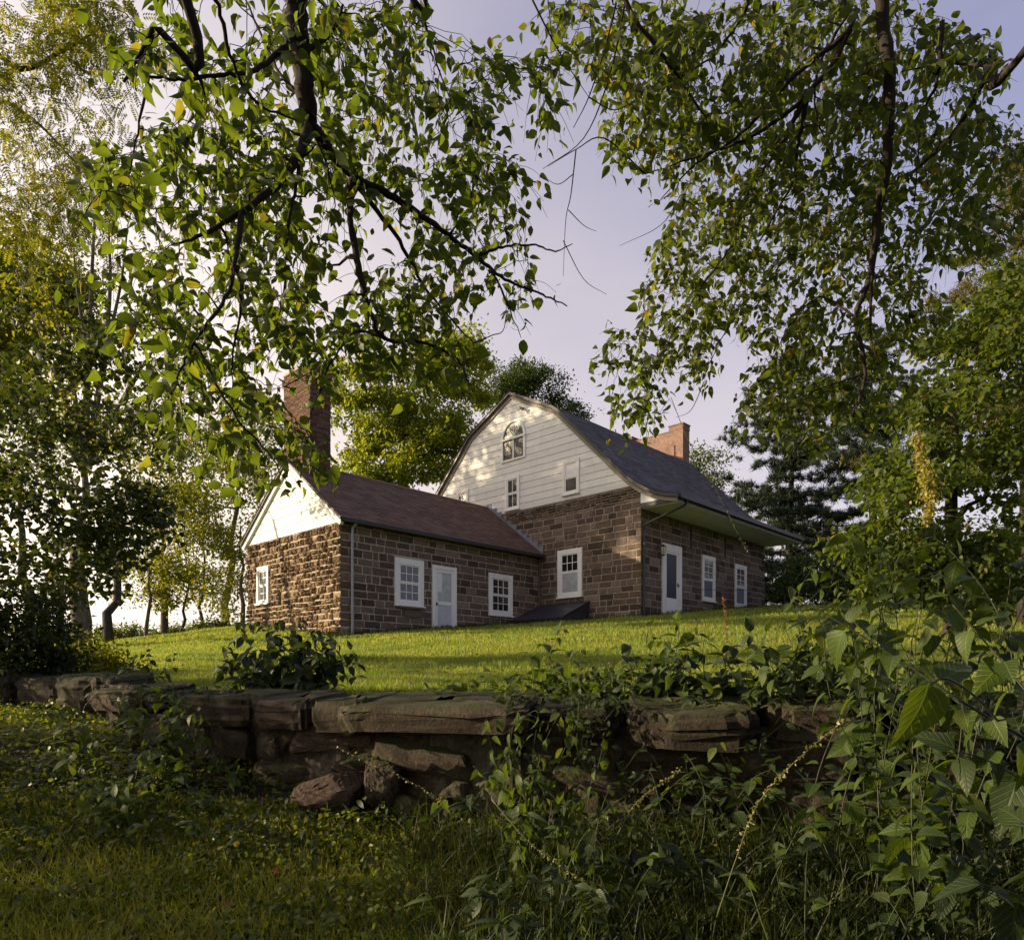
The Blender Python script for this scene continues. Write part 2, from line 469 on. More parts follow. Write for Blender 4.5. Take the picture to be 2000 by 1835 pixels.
M['needle'] = leaf_mat('pine_needle', (0.014, 0.026, 0.016), (0.025, 0.042, 0.022), (0.07, 0.07, 0.025), 0.2)
M['gold'] = leaf_mat('golden_conifer_spray', (0.07, 0.075, 0.022), (0.11, 0.105, 0.03), (0.15, 0.11, 0.035), 0.35)
M['grass'] = leaf_mat('lawn_grass', (0.165, 0.225, 0.04), (0.255, 0.30, 0.06), (0.42, 0.36, 0.13), 0.5, (1.45, 1.5, 0.65))
M['verge'] = leaf_mat('verge_grass', (0.15, 0.185, 0.03), (0.27, 0.28, 0.05), (0.46, 0.37, 0.12), 0.48, (1.5, 1.5, 0.6))
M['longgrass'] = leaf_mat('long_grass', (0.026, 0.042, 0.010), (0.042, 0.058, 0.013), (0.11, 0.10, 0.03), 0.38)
M['cover'] = leaf_mat('creeping_ground_leaf', (0.055, 0.088, 0.016), (0.125, 0.165, 0.03), (0.27, 0.22, 0.06), 0.45, rough=0.42)
M['weed'] = leaf_mat('weed_leaf', (0.042, 0.070, 0.013), (0.062, 0.096, 0.018), (0.10, 0.12, 0.022), 0.45, veins=True)
M['weed_dark'] = leaf_mat('dark_weed_leaf', (0.018, 0.031, 0.009), (0.029, 0.048, 0.012), (0.048, 0.064, 0.015), 0.36, veins=True)
M['stem'] = plain_mat('green_stem', (0.035, 0.042, 0.017), 0.6)
M['stem_pale'] = plain_mat('pale_seed_stem', (0.09, 0.10, 0.035), 0.6)
M['seed'] = leaf_mat('pale_seed', (0.22, 0.22, 0.08), (0.30, 0.29, 0.12), (0.35, 0.3, 0.15), 0.3)
M['fallen'] = leaf_mat('orange_fallen_leaf', (0.22, 0.07, 0.02), (0.26, 0.10, 0.025), (0.30, 0.14, 0.04), 0.2)
M['litter'] = leaf_mat('dry_leaf_litter', (0.12, 0.07, 0.03), (0.20, 0.13, 0.05), (0.30, 0.22, 0.08), 0.25)
M['catkin'] = leaf_mat('pale_hop_seed', (0.20, 0.18, 0.04), (0.28, 0.25, 0.06), (0.32, 0.25, 0.08), 0.4)

def ground_mat():
    m, nt, out = new_mat('ground_soil_and_turf')
    g = nt.nodes.new('ShaderNodeNewGeometry'); sp = nt.nodes.new('ShaderNodeSeparateXYZ')
    nt.links.new(g.outputs['Position'], sp.inputs[0])
    soil = ramp(nt, wnoise(nt, 7, 8, 0.7), [(0.3, (0.020, 0.015, 0.010)), (0.7, (0.055, 0.042, 0.024))])
    turf = ramp(nt, wnoise(nt, 3.5, 8, 0.75), [(0.25, (0.08, 0.12, 0.015)), (0.5, (0.14, 0.18, 0.025)), (0.8, (0.20, 0.19, 0.05))])
    f = ramp(nt, sp.outputs[2], [(0.0, (0, 0, 0)), (0.5, (1, 1, 1))])
    mr = N(nt, 'ShaderNodeMapRange'); mr.inputs[1].default_value = -0.5; mr.inputs[2].default_value = -0.15
    nt.links.new(sp.outputs[2], mr.inputs[0])
    c = mix(nt, mr.outputs[0], soil, turf)
    principled(nt, out, c, 0.95, 0.1, bump(nt, wnoise(nt, 30, 6, 0.8), 0.9, 0.03))
    return m
M['ground'] = ground_mat()

# ------------------------------------------------------------------ terrain
A2 = np.array([0.688, 0.726]); A2 /= np.linalg.norm(A2)
B2 = np.array([-A2[1], A2[0]])
HO = np.array([-4.73, 21.0]); HZ = 1.28
def HP(s, t): return HO + A2 * s + B2 * t

def tps(pts):
    P = np.array(pts, float); X = P[:, :2] / 10; n = len(P)
    def K(a, b):
        d2 = ((a[:, None] - b[None]) ** 2).sum(-1) + 1e-9
        return 0.5 * d2 * np.log(d2)
    L = np.zeros((n + 3, n + 3)); L[:n, :n] = K(X, X) + np.eye(n) * 2e-3
    L[:n, n] = 1; L[:n, n + 1:] = X; L[n, :n] = 1; L[n + 1:, :n] = X.T
    w = np.linalg.solve(L, np.concatenate([P[:, 2], [0, 0, 0]]))
    def f(x, y):
        q = np.stack([np.ravel(x), np.ravel(y)], -1) / 10
        return (K(q, X) @ w[:n] + w[n] + q @ w[n + 1:]).reshape(np.shape(x))
    return f

hi_pts = [(*HP(-.33, 0), 1.22), (*HP(3.6, 0), 1.64), (*HP(8.4, 0), 2.06), (*HP(8.4, -4.49), 2.06), (*HP(18, -4.49), 3.06), (*HP(-.33, 5.65), 1.78), (*HP(13, -4.49), 2.55),
          (*HP(9, 9), 2.6), (*HP(18, 8), 3.2), (-12, 28, 1.64), (-12.1, 20, .81), (-4.5, 8, -.05), (-2.2, 6.0, -.13), (0, 5.3, -.16), (1.6, 4.9, -.19), (3, 4.6, -.2), (6, 4.4, -.2),
          (-7, 9.5, 0.05), (14, 30, 3.14), (15, 22, 2.1), (0, 12, .33), (0, 17, .98), (8, 12, .45), (-7, 14, .4), (9, 20, 1.7), (-20, 40, 1.3), (-30, 25, .8), (0, 50, 2.6), (25, 45, 3.0), (-40, 60, 0), (0, 90, 0), (40, 80, 1.0), (30, 15, 1.4), (-25, 10, 0), (18, 6, 0)]
lo_pts = [(0, 4.2, -.86), (-.5, 3.2, -1.06), (-.5, 3.7, -.98), (-1.2, 4.4, -.80), (-2.2, 4.8, -.66), (-3.2, 5.6, -.48), (-4.4, 6.6, -.30), (-4.3, 5.6, -.46), (-2.6, 3.6, -.90), (-3.6, 4.4, -.68), (1.4, 3.8, -.9), (2.6, 3.5, -.88), (1.5, 2.5, -1.12), (0, 0, -1.2), (-6, 0, -1.0), (6, 0, -1.1), (5, 3.3, -.82), (-8, 7, -.2), (-9, 4, -.6), (0, -12, -1.3), (-20, 4, -.6), (20, 2, -.9), (-20, -12, -1.2), (20, -12, -1.2)]
HI, LO = tps(hi_pts), tps(lo_pts)
WX = np.array([-40, -12, -7.0, -4.4, -3.2, -2.2, -.46, 1.39, 2.57, 5.0, 12, 40]); WY = np.array([14, 9.0, 7.7, 6.8, 5.85, 5.05, 4.30, 3.92, 3.62, 3.3, 2.6, 1.0])
def wall_y(x): return np.interp(x, WX, WY)
def height(x, y):
    x = np.asarray(x, float); y = np.asarray(y, float)
    d = y - wall_y(x) - 0.30
    k = np.clip(d / 0.12, -1, 1) * 0.5 + 0.5; k = k * k * (3 - 2 * k)
    r = np.hypot(x, y - 15)
    far = np.clip((r - 55) / 60, 0, 1); far = far * far * (3 - 2 * far)
    lo = LO(x, np.minimum(y, wall_y(x) + 0.4)); hi = HI(x, y)
    h = lo * (1 - k) + hi * k
    return h * (1 - far) + (-3.0) * far

def ground():
    xs = np.concatenate([np.linspace(-1200, -80, 12), np.linspace(-60, -16, 20), np.arange(-14, 16, 0.2), np.linspace(17, 60, 20), np.linspace(80, 1200, 12)])
    offs = np.concatenate([np.linspace(-900, -60, 8), np.linspace(-40, -8, 14), np.arange(-7, 0.1, 0.14), np.linspace(0.16, 0.46, 7), np.arange(0.55, 8, 0.16), np.arange(8, 34, 0.4), np.linspace(35, 80, 20), np.linspace(100, 1500, 12)])
    Xg, Og = np.meshgrid(xs, offs)
    Yg = wall_y(Xg) + Og
    Zg = height(Xg, Yg)
    near = np.abs(Og) < 30
    Zg = Zg + np.where(near & ((Og < 0.1) | (Og > 0.5)), 0.018 * np.sin(Xg * 3.1 + Yg * 1.7) * np.sin(Yg * 2.3 - Xg) , 0)
    nr, nc = Xg.shape
    i = np.arange(nr - 1)[:, None] * nc; j = np.arange(nc - 1)[None]
    Q = np.stack([i + j, i + j + 1, i + nc + j + 1, i + nc + j], -1).reshape(-1, 4)
    Acc().add(np.stack([Xg, Yg, Zg], -1).reshape(-1, 3), Q).build('ground', M['ground'], smooth=True, kind='structure')
ground()

# ------------------------------------------------------------------ the stone house
HANG = math.atan2(A2[1], A2[0])
house = thing('stone_house', 'old brown sandstone house with white clapboard gables on top of the lawn', 'house', (HO[0], HO[1], HZ), HANG)
S0, S1, T1 = -0.33, 8.4, 5.65          # wing: along the wall, gable depth
MT0, MT1, MS1 = -4.49, 7.39, 17.95     # main block
RT = 1.45                              # ridge line of the main block
def hz(V):
    V = np.array(V, float); V[..., 2] -= HZ; return V
class HAcc(Acc):
    """shapes in the house's own axes, z given in world height"""
    def add(self, V, *f):
        return Acc.add(self, hz(np.asarray(V, float).reshape(-1, 3)), *f)
def front(t0): return ('F', t0)
def gablew(s0): return ('G', s0)
def wpt(w, u, z, d):
    return (u, w[1] - d, z) if w[0] == 'F' else (w[1] - d, -u, z)
def wbox(acc, w, u0, u1, z0, z1, d0, d1):
    V = [wpt(w, u, z, d) for (u, d, z) in ((u0, d1, z0), (u1, d1, z0), (u1, d0, z0), (u0, d0, z0), (u0, d1, z1), (u1, d1, z1), (u1, d0, z1), (u0, d0, z1))]
    acc.add(V, [(0, 3, 2, 1), (4, 5, 6, 7), (0, 1, 5, 4), (1, 2, 6, 5), (2, 3, 7, 6), (3, 0, 4, 7)])
wbox0 = wbox
def wprism(acc, w, poly, d0, d1):
    n = len(poly)
    V = [wpt(w, u, z, d1) for u, z in poly] + [wpt(w, u, z, d0) for u, z in poly]
    side = [(i, i + n, (i + 1) % n + n, (i + 1) % n) for i in range(n)]
    acc.add(V, np.array(side))
    acc.F.append(np.array([[i + acc.n - 2 * n for i in range(n)]])); acc.F.append(np.array([[i + acc.n - n for i in range(n)][::-1]]))

# unit blocks: x -0.5..0.5, z -0.5..0.5, y 0 at the wall and -1 at the face
def block_meshes(mat, n, xs, zs, rough, name):
    out = []
    for k in range(n):
        nx, nzv = len(xs), len(zs)
        V = []
        for j, z in enumerate(zs):
            for i, x in enumerate(xs):
                edge = i in (0, nx - 1) or j in (0, nzv - 1)
                y = -0.5 + G(0.06) if edge else -1 + G(rough)
                V.append((x + (G(0.03) if not edge else G(0.012)), y, z + (G(0.03) if not edge else G(0.02))))
        ring = [(0, i) for i in range(nx)] + [(j, nx - 1) for j in range(1, nzv)] + [(nzv - 1, i) for i in range(nx - 2, -1, -1)] + [(j, 0) for j in range(nzv - 2, 0, -1)]
        Q = [(j * nx + i, j * nx + i + 1, (j + 1) * nx + i + 1, (j + 1) * nx + i) for j in range(nzv - 1) for i in range(nx - 1)]
        b = len(V)
        for j, i in ring: V.append((V[j * nx + i][0], 0.15, V[j * nx + i][2]))
        m = len(ring)
        for q in range(m):
            a0 = ring[q][0] * nx + ring[q][1]; r = (q + 1) % m; a1 = ring[r][0] * nx + ring[r][1]
            Q.append((a0, b + q, b + r, a1))
        me = Acc().add(V, Q).mesh(name); me.materials.append(mat)
        out.append((me, np.array(V, float), np.array(Q)))
    return out
BLK = block_meshes(M['ashlar'], 10, (-.5, -.41, -.05, .33, .42, .5), (-.5, -.36, .05, .37, .5), 0.16, 'stone')
RUB = block_meshes(M['rubble'], 12, (-.5, -.36, -.1, .16, .4, .5), (-.5, -.3, .02, .3, .5), 0.34, 'stone')

STONES = []   # (projected size, wall, u, z, w, h, depth, kind)
CAMV = np.zeros(2)
def lay(wall, wobj, u0, u1, z0, z1, hs, ws, dep, kind, holes=(), top=None, vis=None):
    """courses of blocks with the openings left out"""
    z = z0
    while z < z1 - 0.05:
        h = min(U(*hs), z1 - z)
        if z1 - z - h < 0.08: h = z1 - z
        u = u0 + (U(-0.25, 0.0))
        while u < u1 - 0.02:
            w = U(*ws)
            if U(0, 1) < 0.16: w *= 0.55
            a, b = max(u, u0), min(u + w, u1)
            u += w
            if u1 - u < 0.1: b = u1; u = u1
            pieces = [(a, b, z, z + h)]
            for (ha, hb, hc, hd) in holes:
                nxt = []
                for (p, q, r, s) in pieces:
                    if q <= ha or p >= hb or s <= hc or r >= hd: nxt.append((p, q, r, s)); continue
                    if r < hc and s > hc and hc - r > 0.07: nxt.append((max(p, ha), min(q, hb), r, hc))
                    if s > hd and r < hd and s - hd > 0.07: nxt.append((max(p, ha), min(q, hb), hd, s))
                    if p < ha and ha - p > 0.05: nxt.append((p, ha, r, s))
                    if q > hb and q - hb > 0.05: nxt.append((hb, q, r, s))
                pieces = nxt
            for (p, q, r, s) in pieces:
                if q - p < 0.05 or s - r < 0.05: continue
                cu, cz = (p + q) / 2, (r + s) / 2
                if top and cz + 0.02 > top(cu): continue
                if vis and not vis(cu, cz): size = 0
                else:
                    l = wpt(wall, cu, cz, 0); g = HP(l[0], l[1])
                    nrm = -B2 if wall[0] == 'F' else -A2
                    dist = np.linalg.norm(g)
                    size = (q - p) * (s - r) / dist ** 2 * max(0, -(g @ nrm) / dist)
                gw = U(.024, .044); e0, e1 = (abs(p - u0) < 1e-6), (abs(q - u1) < 1e-6)
                STONES.append((size, wall, wobj, cu + (e1 - e0) * (gw * .25 + .004), cz, q - p - gw * (1 - .5 * (e0 + e1)) + .008 * (e0 + e1), s - r - U(0.022, 0.040), dep * U(0.8, 1.3), kind))
        z += h

# --- wall bodies (mortar) and their blocks
def wall_part(build):
    acc = HAcc(); build(acc)
    return acc.build('wall', M['mortar'], house)
WF, WG, MG, MF = front(0.0), gablew(S0), gablew(S1), front(MT0)
wing_front = wall_part(lambda a: wbox(a, WF, S0 + .30, S1 + .2, 0.4, 4.62, -0.32, 0.0))
wing_gable = wall_part(lambda a: (wbox(a, WG, -T1, 0.0, 0.4, 4.52, -0.3, 0.0)))
wing_back = wall_part(lambda a: a.box((S0, T1 - .3, 0.4), (S1, T1 - 0.002, 4.6)))
main_gable = wall_part(lambda a: wbox(a, MG, -MT1, -MT0, 1.0, 6.48, -0.35, 0.0))
main_front = wall_part(lambda a: wbox(a, MF, S1 + .35, MS1, 1.0, 5.75, -0.35, 0.0))
main_far = wall_part(lambda a: a.box((MS1 - .3, MT0 + .352, 1.5), (MS1 - 0.003, MT1, 6.48)))
main_back = wall_part(lambda a: a.box((S1 + .352, MT1 - .3, 1.5), (MS1 - .302, MT1 - .003, 6.4)))

W1 = (1.60, 2.74, 2.30, 3.75); DO = (3.10, 4.14, 1.3, 3.69); W3 = (5.68, 6.87, 2.26, 3.71)
GWn = (-4.92, -4.13, 2.50, 3.72)
LW = (0.90, 2.03, 2.98, 4.70)
MD = (9.69, 10.95, 1.9, 4.72); WA = (12.48, 13.49, 2.96, 4.66); WB = (15.14, 16.16, 2.92, 4.63)
wing_slope = (6.92 - 4.62) / (2.83 + .25)
lay(WF, wing_front, S0, S1, 1.05, 4.60, (.205, .265), (.32, .66), 0.014, 'A', [W1, DO, W3])
lay(WG, wing_gable, -T1, 0.0, 1.0, 4.52, (.12, .23), (.12, .34), 0.055, 'R', [GWn])
def over_wing(u, z):     # above the wing's roof, or in front of the wing
    t = -u
    return t < 0.1 or z > 4.6 + t * wing_slope
lay(MG, main_gable, -3.0, -MT0, 1.6, 6.06, (.20, .26), (.34, .68), 0.015, 'A', [LW], vis=over_wing)
lay(MG, main_gable, -3.0, -MT0, 6.06, 6.47, (.09, .16), (.18, .5), 0.045, 'A', [], vis=over_wing)
lay(MF, main_front, S1, MS1, 1.9, 5.68, (.22, .29), (.36, .72), 0.013, 'A', [MD, WA, WB])
STONES.sort(key=lambda s: -s[0])
rest = {}
for i, (sz, wall, wobj, u, z, w, h, dep, kind) in enumerate(STONES):
    var = (BLK if kind == 'A' else RUB)[RNG.randint(10)]
    if kind == 'R': u += G(.012); z += G(.01); w *= U(.9, 1.08); h *= U(.85, 1.1); dep *= U(.5, 1.3)
    if i < 300:
        o = link('stone', var[0], wobj)
        l = wpt(wall, u, z, 0)
        o.location = (l[0], l[1], l[2] - HZ)
        o.rotation_euler = (0, 0, 0 if wall[0] == 'F' else -math.pi / 2)
        if kind == 'R': o.rotation_euler = (G(.06), G(.09), -math.pi / 2 + G(.06))
        o.scale = (w, dep, h)
    else:
        acc, k = rest.setdefault((wobj.name, kind), (HAcc(), wobj))
        V = var[1]
        acc.add([wpt(wall, u + x * w, z + zz * h, -y * dep) for x, y, zz in V], var[2])
for (nm, kind), (acc, wobj) in rest.items():
    acc.build('stonework', M['ashlar'] if kind == 'A' else M['rubble'], wobj, kind='stuff')

# --- openings
def window(wall, hole, cols, rows_up, rows_lo, cas=0.13, lower='glass', upper='glass', mid=0.5, sill=True, mun_lo=True, proud=0.05, label=None, base=0.0):
    u0, u1, z0, z1 = hole
    def wbox(acc, w_, a_, b_, c_, d_, e_, f_): wbox0(acc, w_, a_, b_, c_, d_, e_ + (base if e_ > 0 else 0), f_ + base)
    a = HAcc()
    P0, P1 = 0.0, proud
    wbox(a, wall, u0, u0 + cas, z0, z1, P0, P1); wbox(a, wall, u1 - cas, u1, z0, z1, P0, P1)
    wbox(a, wall, u0 + cas, u1 - cas, z1 - cas * 1.1, z1, P0, P1 + .004); wbox(a, wall, u0 + cas, u1 - cas, z0, z0 + cas * .8, P0, P1 + .004)
    # stepped inner moulding
    c2 = cas * 0.28
    wbox(a, wall, u0 + cas - c2, u0 + cas + .012, z0 + cas * .8, z1 - cas * 1.1, P0, P1 * .7); wbox(a, wall, u1 - cas - .012, u1 - cas + c2, z0 + cas * .8, z1 - cas * 1.1, P0, P1 * .7)
    win = a.build('window', M['white'], house)
    if label: win['label'] = label
    iu0, iu1, iz0, iz1 = u0 + cas + .012, u1 - cas - .012, z0 + cas * .8, z1 - cas * 1.1
    zm = iz0 + (iz1 - iz0) * mid
    for k, (a0, a1, rows, matn, off) in enumerate(((zm, iz1, rows_up, upper, .012), (iz0, zm, rows_lo, lower, 0.0))):
        sa = HAcc(); f = 0.045; d1 = 0.022 + off
        wbox(sa, wall, iu0, iu0 + f, a0, a1, 0, d1); wbox(sa, wall, iu1 - f, iu1, a0, a1, 0, d1)
        wbox(sa, wall, iu0 + f, iu1 - f, a0, a0 + f, 0, d1); wbox(sa, wall, iu0 + f, iu1 - f, a1 - f, a1, 0, d1)
        pu0, pu1, pz0, pz1 = iu0 + f, iu1 - f, a0 + f, a1 - f
        cw, rh = (pu1 - pu0) / cols, (pz1 - pz0) / max(rows, 1)
        real = rows > 0
        cc, rr = (cols, rows) if real else (1, 1)
        if real:
            for i in range(1, cols): wbox(sa, wall, pu0 + i * cw - .011, pu0 + i * cw + .011, pz0, pz1, 0, d1 - .006)
            for j in range(1, rows): wbox(sa, wall, pu0, pu1, pz0 + j * rh - .011, pz0 + j * rh + .011, 0, d1 - .008)
        sa.build('sash', M['white'], win)
        cw, rh = (pu1 - pu0) / cc, (pz1 - pz0) / rr
        for i in range(cc):
            for j in range(rr):
                pa = HAcc(); wbox(pa, wall, pu0 + i * cw + .004, pu0 + (i + 1) * cw - .004, pz0 + j * rh + .004, pz0 + (j + 1) * rh - .004, 0, 0.008 + off * .5)
                pa.build('pane', M[matn], win)
    if sill:
        sa = HAcc(); wbox(sa, wall, u0 - .03, u1 + .03, z0 - .05, z0 - .002, 0, proud + .05); sa.build('sill', M['white'], win)
    return win
window(WF, W1, 3, 2, 2, .16)
window(WF, W3, 3, 2, 2, .15)
window(WG, GWn, 2, 2, 2, .11, proud=.07)
window(MG, LW, 3, 2, 0, .15, lower='curtain', mid=.54)
window(MF, WA, 2, 3, 0, .12, lower='screen', mid=.48)
window(MF, WB, 2, 3, 0, .12, lower='screen', mid=.48)
window(MG, (-1.75, -1.0, 6.60, 7.88), 2, 1, 1, .085, lower='glass', upper='glass_bright', proud=.05, base=.026)
window(MG, (1.15, 1.92, 6.70, 7.92), 1, 1, 1, .085, lower='dim_pane', upper='blind', proud=.05, base=.026)
window(MG, (-4.61, -3.9, 6.6, 7.85), 2, 1, 0, .10, lower='glass_bright', upper='glass_bright', proud=.05, base=.026)

def arched_window():
    w = MG; u0, u1, z0, zs = -1.98, -0.69, 8.50, 9.36
    cu, r, ri = (u0 + u1) / 2, 0.645, 0.545
    a = HAcc(); n = 18
    th = np.linspace(0, math.pi, n + 1)
    for i in range(n):
        q = [(cu + R * math.cos(t), zs + .02 + 1.12 * R * math.sin(t)) for R, t in ((r, th[i]), (r, th[i + 1]), (ri, th[i + 1]), (ri, th[i]))]
        wprism(a, w, q, 0, .075)
    wbox(a, w, u0, u0 + .1, z0, zs - .035, 0, .075); wbox(a, w, u1 - .1, u1, z0, zs - .035, 0, .075)
    wbox(a, w, u0 + .1, u1 - .1, z0, z0 + .07, 0, .078)
    wbox(a, w, u0 - .03, u1 + .03, zs - .035, zs + .05, 0, .10)
    win = a.build('window', M['white'], house); win['label'] = 'arched attic window with a half round top'
    s = HAcc()
    for t in (math.pi / 3, math.pi * 2 / 3, math.pi / 2):
        c, sn = math.cos(t), math.sin(t)
        wprism(s, w, [(cu - .012 * sn, zs + .05), (cu + .012 * sn, zs + .05), (cu + ri * c + .012 * sn, zs + ri * 1.1 * sn), (cu + ri * c - .012 * sn, zs + ri * 1.1 * sn)], 0, .034)
    wbox(s, w, cu - .03, cu + .03, z0 + .07, zs - .035, 0, .055)
    s.build('sash', M['white'], win)
    k = 5
    for i in range(3):
        tt = np.linspace(math.pi * i / 3, math.pi * (i + 1) / 3, k)
        p = HAcc(); wprism(p, w, [(cu, zs + .05)] + [(cu + (ri - .004) * math.cos(t), zs + .05 + 1.06 * (ri - .03) * math.sin(t)) for t in tt], 0, .026)
        p.build('pane', M['glass_bright'], win)
    for a0, a1 in ((u0 + .1, cu - .03), (cu + .03, u1 - .1)):
        p = HAcc(); wbox(p, w, a0, a1, z0 + .07, zs - .035, 0, .026); p.build('pane', M['glass_bright'], win)
arched_window()

def wing_door():
    w = WF; u0, u1, z0, z1 = DO; z0 = 1.50
    a = HAcc(); c = .12
    wbox(a, w, u0, u0 + c, z0 - .1, z1, 0, .06); wbox(a, w, u1 - c, u1, z0 - .1, z1, 0, .06); wbox(a, w, u0 + c, u1 - c, z1 - c, z1, 0, .064)
    wbox(a, w, u0 + c, u1 - c, z0 - .1, z0 + .05, 0, .10)
    fr = a.build('door', M['white'], house); fr['label'] = 'white half glazed side door with a beadboard lower panel'
    d0, d1 = u0 + c, u1 - c
    zr = 2.47
    l = HAcc()
    for q in ((d0, d0 + .1, z0 + .05, z1 - c), (d1 - .1, d1, z0 + .05, z1 - c), (d0 + .1, d1 - .1, z1 - c - .1, z1 - c), (d0 + .1, d1 - .1, zr - .06, zr + .06), (d0 + .1, d1 - .1, z0 + .05, z0 + .17)): wbox(l, w, *q, 0, .042)
    l.build('door_leaf', M['white'], fr)
    p = HAcc(); n = 8
    for i in range(n):
        x0 = d0 + .1 + (d1 - d0 - .2) * i / n; x1 = d0 + .1 + (d1 - d0 - .2) * (i + 1) / n
        wbox(p, w, x0 + .004, x1 - .004, z0 + .17, zr - .06, 0, .026)
    p.build('beadboard_panel', plain_mat('pale_blue_grey_paint', (0.50, 0.52, 0.55)), fr)
    g = HAcc(); wbox(g, w, d0 + .1, d1 - .1, zr + .06, z1 - c - .1, 0, .02); g.build('pane', M['curtain'], fr)
    b = HAcc(); wbox(b, w, d0 + .115, d0 + .29, zr + .36, z1 - c - .12, .021, .027); b.build('curtain', M['blind'], fr)
    k = HAcc(); wbox(k, w, d0 + .03, d0 + .07, zr - .1, zr + .02, .042, .055); wbox(k, w, d0 + .03, d0 + .07, zr - .06, zr - .02, .055, .10); k.build('handle', M['brass'], fr)
wing_door()
def main_door():
    w = MF; u0, u1, z0, z1 = MD
    a = HAcc(); c = .20
    wbox(a, w, u0, u0 + c, z0, z1, 0, .07); wbox(a, w, u1 - c, u1, z0, z1, 0, .07); wbox(a, w, u0 + c, u1 - c, z1 - .26, z1, 0, .074)
    fr = a.build('door', M['white'], house); fr['label'] = 'tall white front door with a dark screen under the eaves'
    l = HAcc(); d0, d1 = u0 + c, u1 - c
    for q in ((d0, d0 + .06, 2.0, z1 - .26), (d1 - .12, d1, 2.0, z1 - .26), (d0 + .06, d1 - .12, z1 - .33, z1 - .26), (d0 + .06, d1 - .12, 2.0, 2.84)): wbox(l, w, *q, 0, .045)
    l.build('door_leaf', M['white'], fr)
    s = HAcc(); wbox(s, w, d0 + .06, d1 - .12, 2.84, z1 - .33, 0, .022); s.build('screen', plain_mat('dark_door_screen', (0.035, 0.04, 0.05), .5), fr)
    k = HAcc(); wbox(k, w, d1 - .08, d1 - .04, 3.26, 3.42, .045, .06); wbox(k, w, d1 - .1, d1 - .03, 3.32, 3.35, .06, .10); k.build('handle', M['brass'], fr)
main_door()

# --- gable boards
def half_main(z):
    """half width of the main gable at height z (inside the rake trim)"""
    return float(np.interp(z, [6.4, 6.66, 9.98, 11.15], [5.76, 5.58, 2.33, 0.0]))
def half_wing(z): return float(np.interp(z, [4.5, 6.9], [2.86, 0.0]))
def clapboards(wall, cu, half, z0, z1, exp, top):
    core = HAcc()
    zz = np.linspace(z0, z1, 24)
    poly = [(cu - half(z), z) for z in zz][::-1] + [(cu + half(z), z) for z in zz]
    wprism(core, wall, poly, -.2, .004)
    par = core.build('gable_wall', M['siding'], house)
    z = z0
    while z < z1 - .06:
        zt = min(z + exp, z1 - .02)
        e = exp * U(.97, 1.03)
        hb, ht = half(z) - .01, half(zt) - .01
        a = HAcc()
        V = []
        g_ = .0135 if half is half_main else .012
        for dz, u, d in ((z + g_, cu - hb, .026), (z + g_, cu + hb, .026), (z + e - g_, cu + ht, .022), (z + e - g_, cu - ht, .022), (z + g_, cu - hb, .0045), (z + g_, cu + hb, .0045), (z + e - g_, cu + ht, .0045), (z + e - g_, cu - ht, .0045)): V.append(wpt(wall, u, dz, d))
        a.add(V, [(0, 1, 2, 3), (0, 4, 5, 1), (1, 5, 6, 2), (2, 6, 7, 3), (3, 7, 4, 0)])
        a.build('clapboard', M['siding'], par)
        z += e
clapboards(MG, -RT, half_main, 6.50, 11.1, .258, 11.1)
clapboards(WG, -2.83, half_wing, 4.53, 6.85, .315, 6.85)

# --- roofs
def extrude_profile(acc, prof, s0, s1, th):
    """roof slab: profile in (t, z), thickness th below it"""
    P = np.array(prof); T = np.gradient(P, axis=0); T = nz(T); Nn = np.stack([T[:, 1], -T[:, 0]], -1)
    Nn[Nn[:, 1] > 0] *= -1
    L = P + Nn * th; n = len(P)
    V = [(s0, t, z) for t, z in P] + [(s1, t, z) for t, z in P] + [(s0, t, z) for t, z in L] + [(s1, t, z) for t, z in L]
    i = np.arange(n - 1)
    Q = np.concatenate([np.stack([i, i + 1, i + n + 1, i + n], -1), np.stack([i + 2 * n + 1, i + 2 * n, i + 3 * n, i + 3 * n + 1], -1), np.stack([i + 1, i, i + 2 * n, i + 2 * n + 1], -1), np.stack([i + n, i + n + 1, i + 3 * n + 1, i + 3 * n], -1),
                        [[0, n, 3 * n, 2 * n], [n - 1, 3 * n - 1, 4 * n - 1, 2 * n - 1]]])
    acc.add(V, Q)
def shingles(prof, s0, s1, mat, par, exp=.135, tab=.33):
    P = np.array(prof); seg = np.linalg.norm(np.diff(P, axis=0), axis=1); cum = np.concatenate([[0], np.cumsum(seg)])
    acc = HAcc(); Ltot = cum[-1]; d = 0.0; row = 0
    VV = []; QQ = []
    def pt(q): return np.array([np.interp(q, cum, P[:, 0]), np.interp(q, cum, P[:, 1])])
    while d < Ltot - .02:
        a, b = pt(d), pt(min(d + exp, Ltot))          # a lower edge, b upper edge
        tg = nz(b - a); up = np.array([-tg[1], tg[0]]); up = up if up[1] > 0 else -up
        s = s0 - (row % 3) * tab / 3
        while s < s1:
            x0, x1 = max(s, s0), min(s + tab, s1); s += tab
            if x1 - x0 < .03: continue
            lift = .013 + U(-.002, .004)
            k = len(VV); jd = G(.003)
            lo = a + up * lift + tg * jd; hi = b + up * .003 + tg * .02; bt = a + up * .0 + tg * jd
            VV += [(x0 + .002, *lo), (x1 - .002, *lo), (x1 - .002, *hi), (x0 + .002, *hi), (x0 + .002, *bt), (x1 - .002, *bt)]
            QQ += [(k, k + 1, k + 2, k + 3), (k + 4, k + 5, k + 1, k)]
        d += exp; row += 1
    acc.add(VV, QQ)
    return acc.build('shingles', mat, par, kind='stuff')
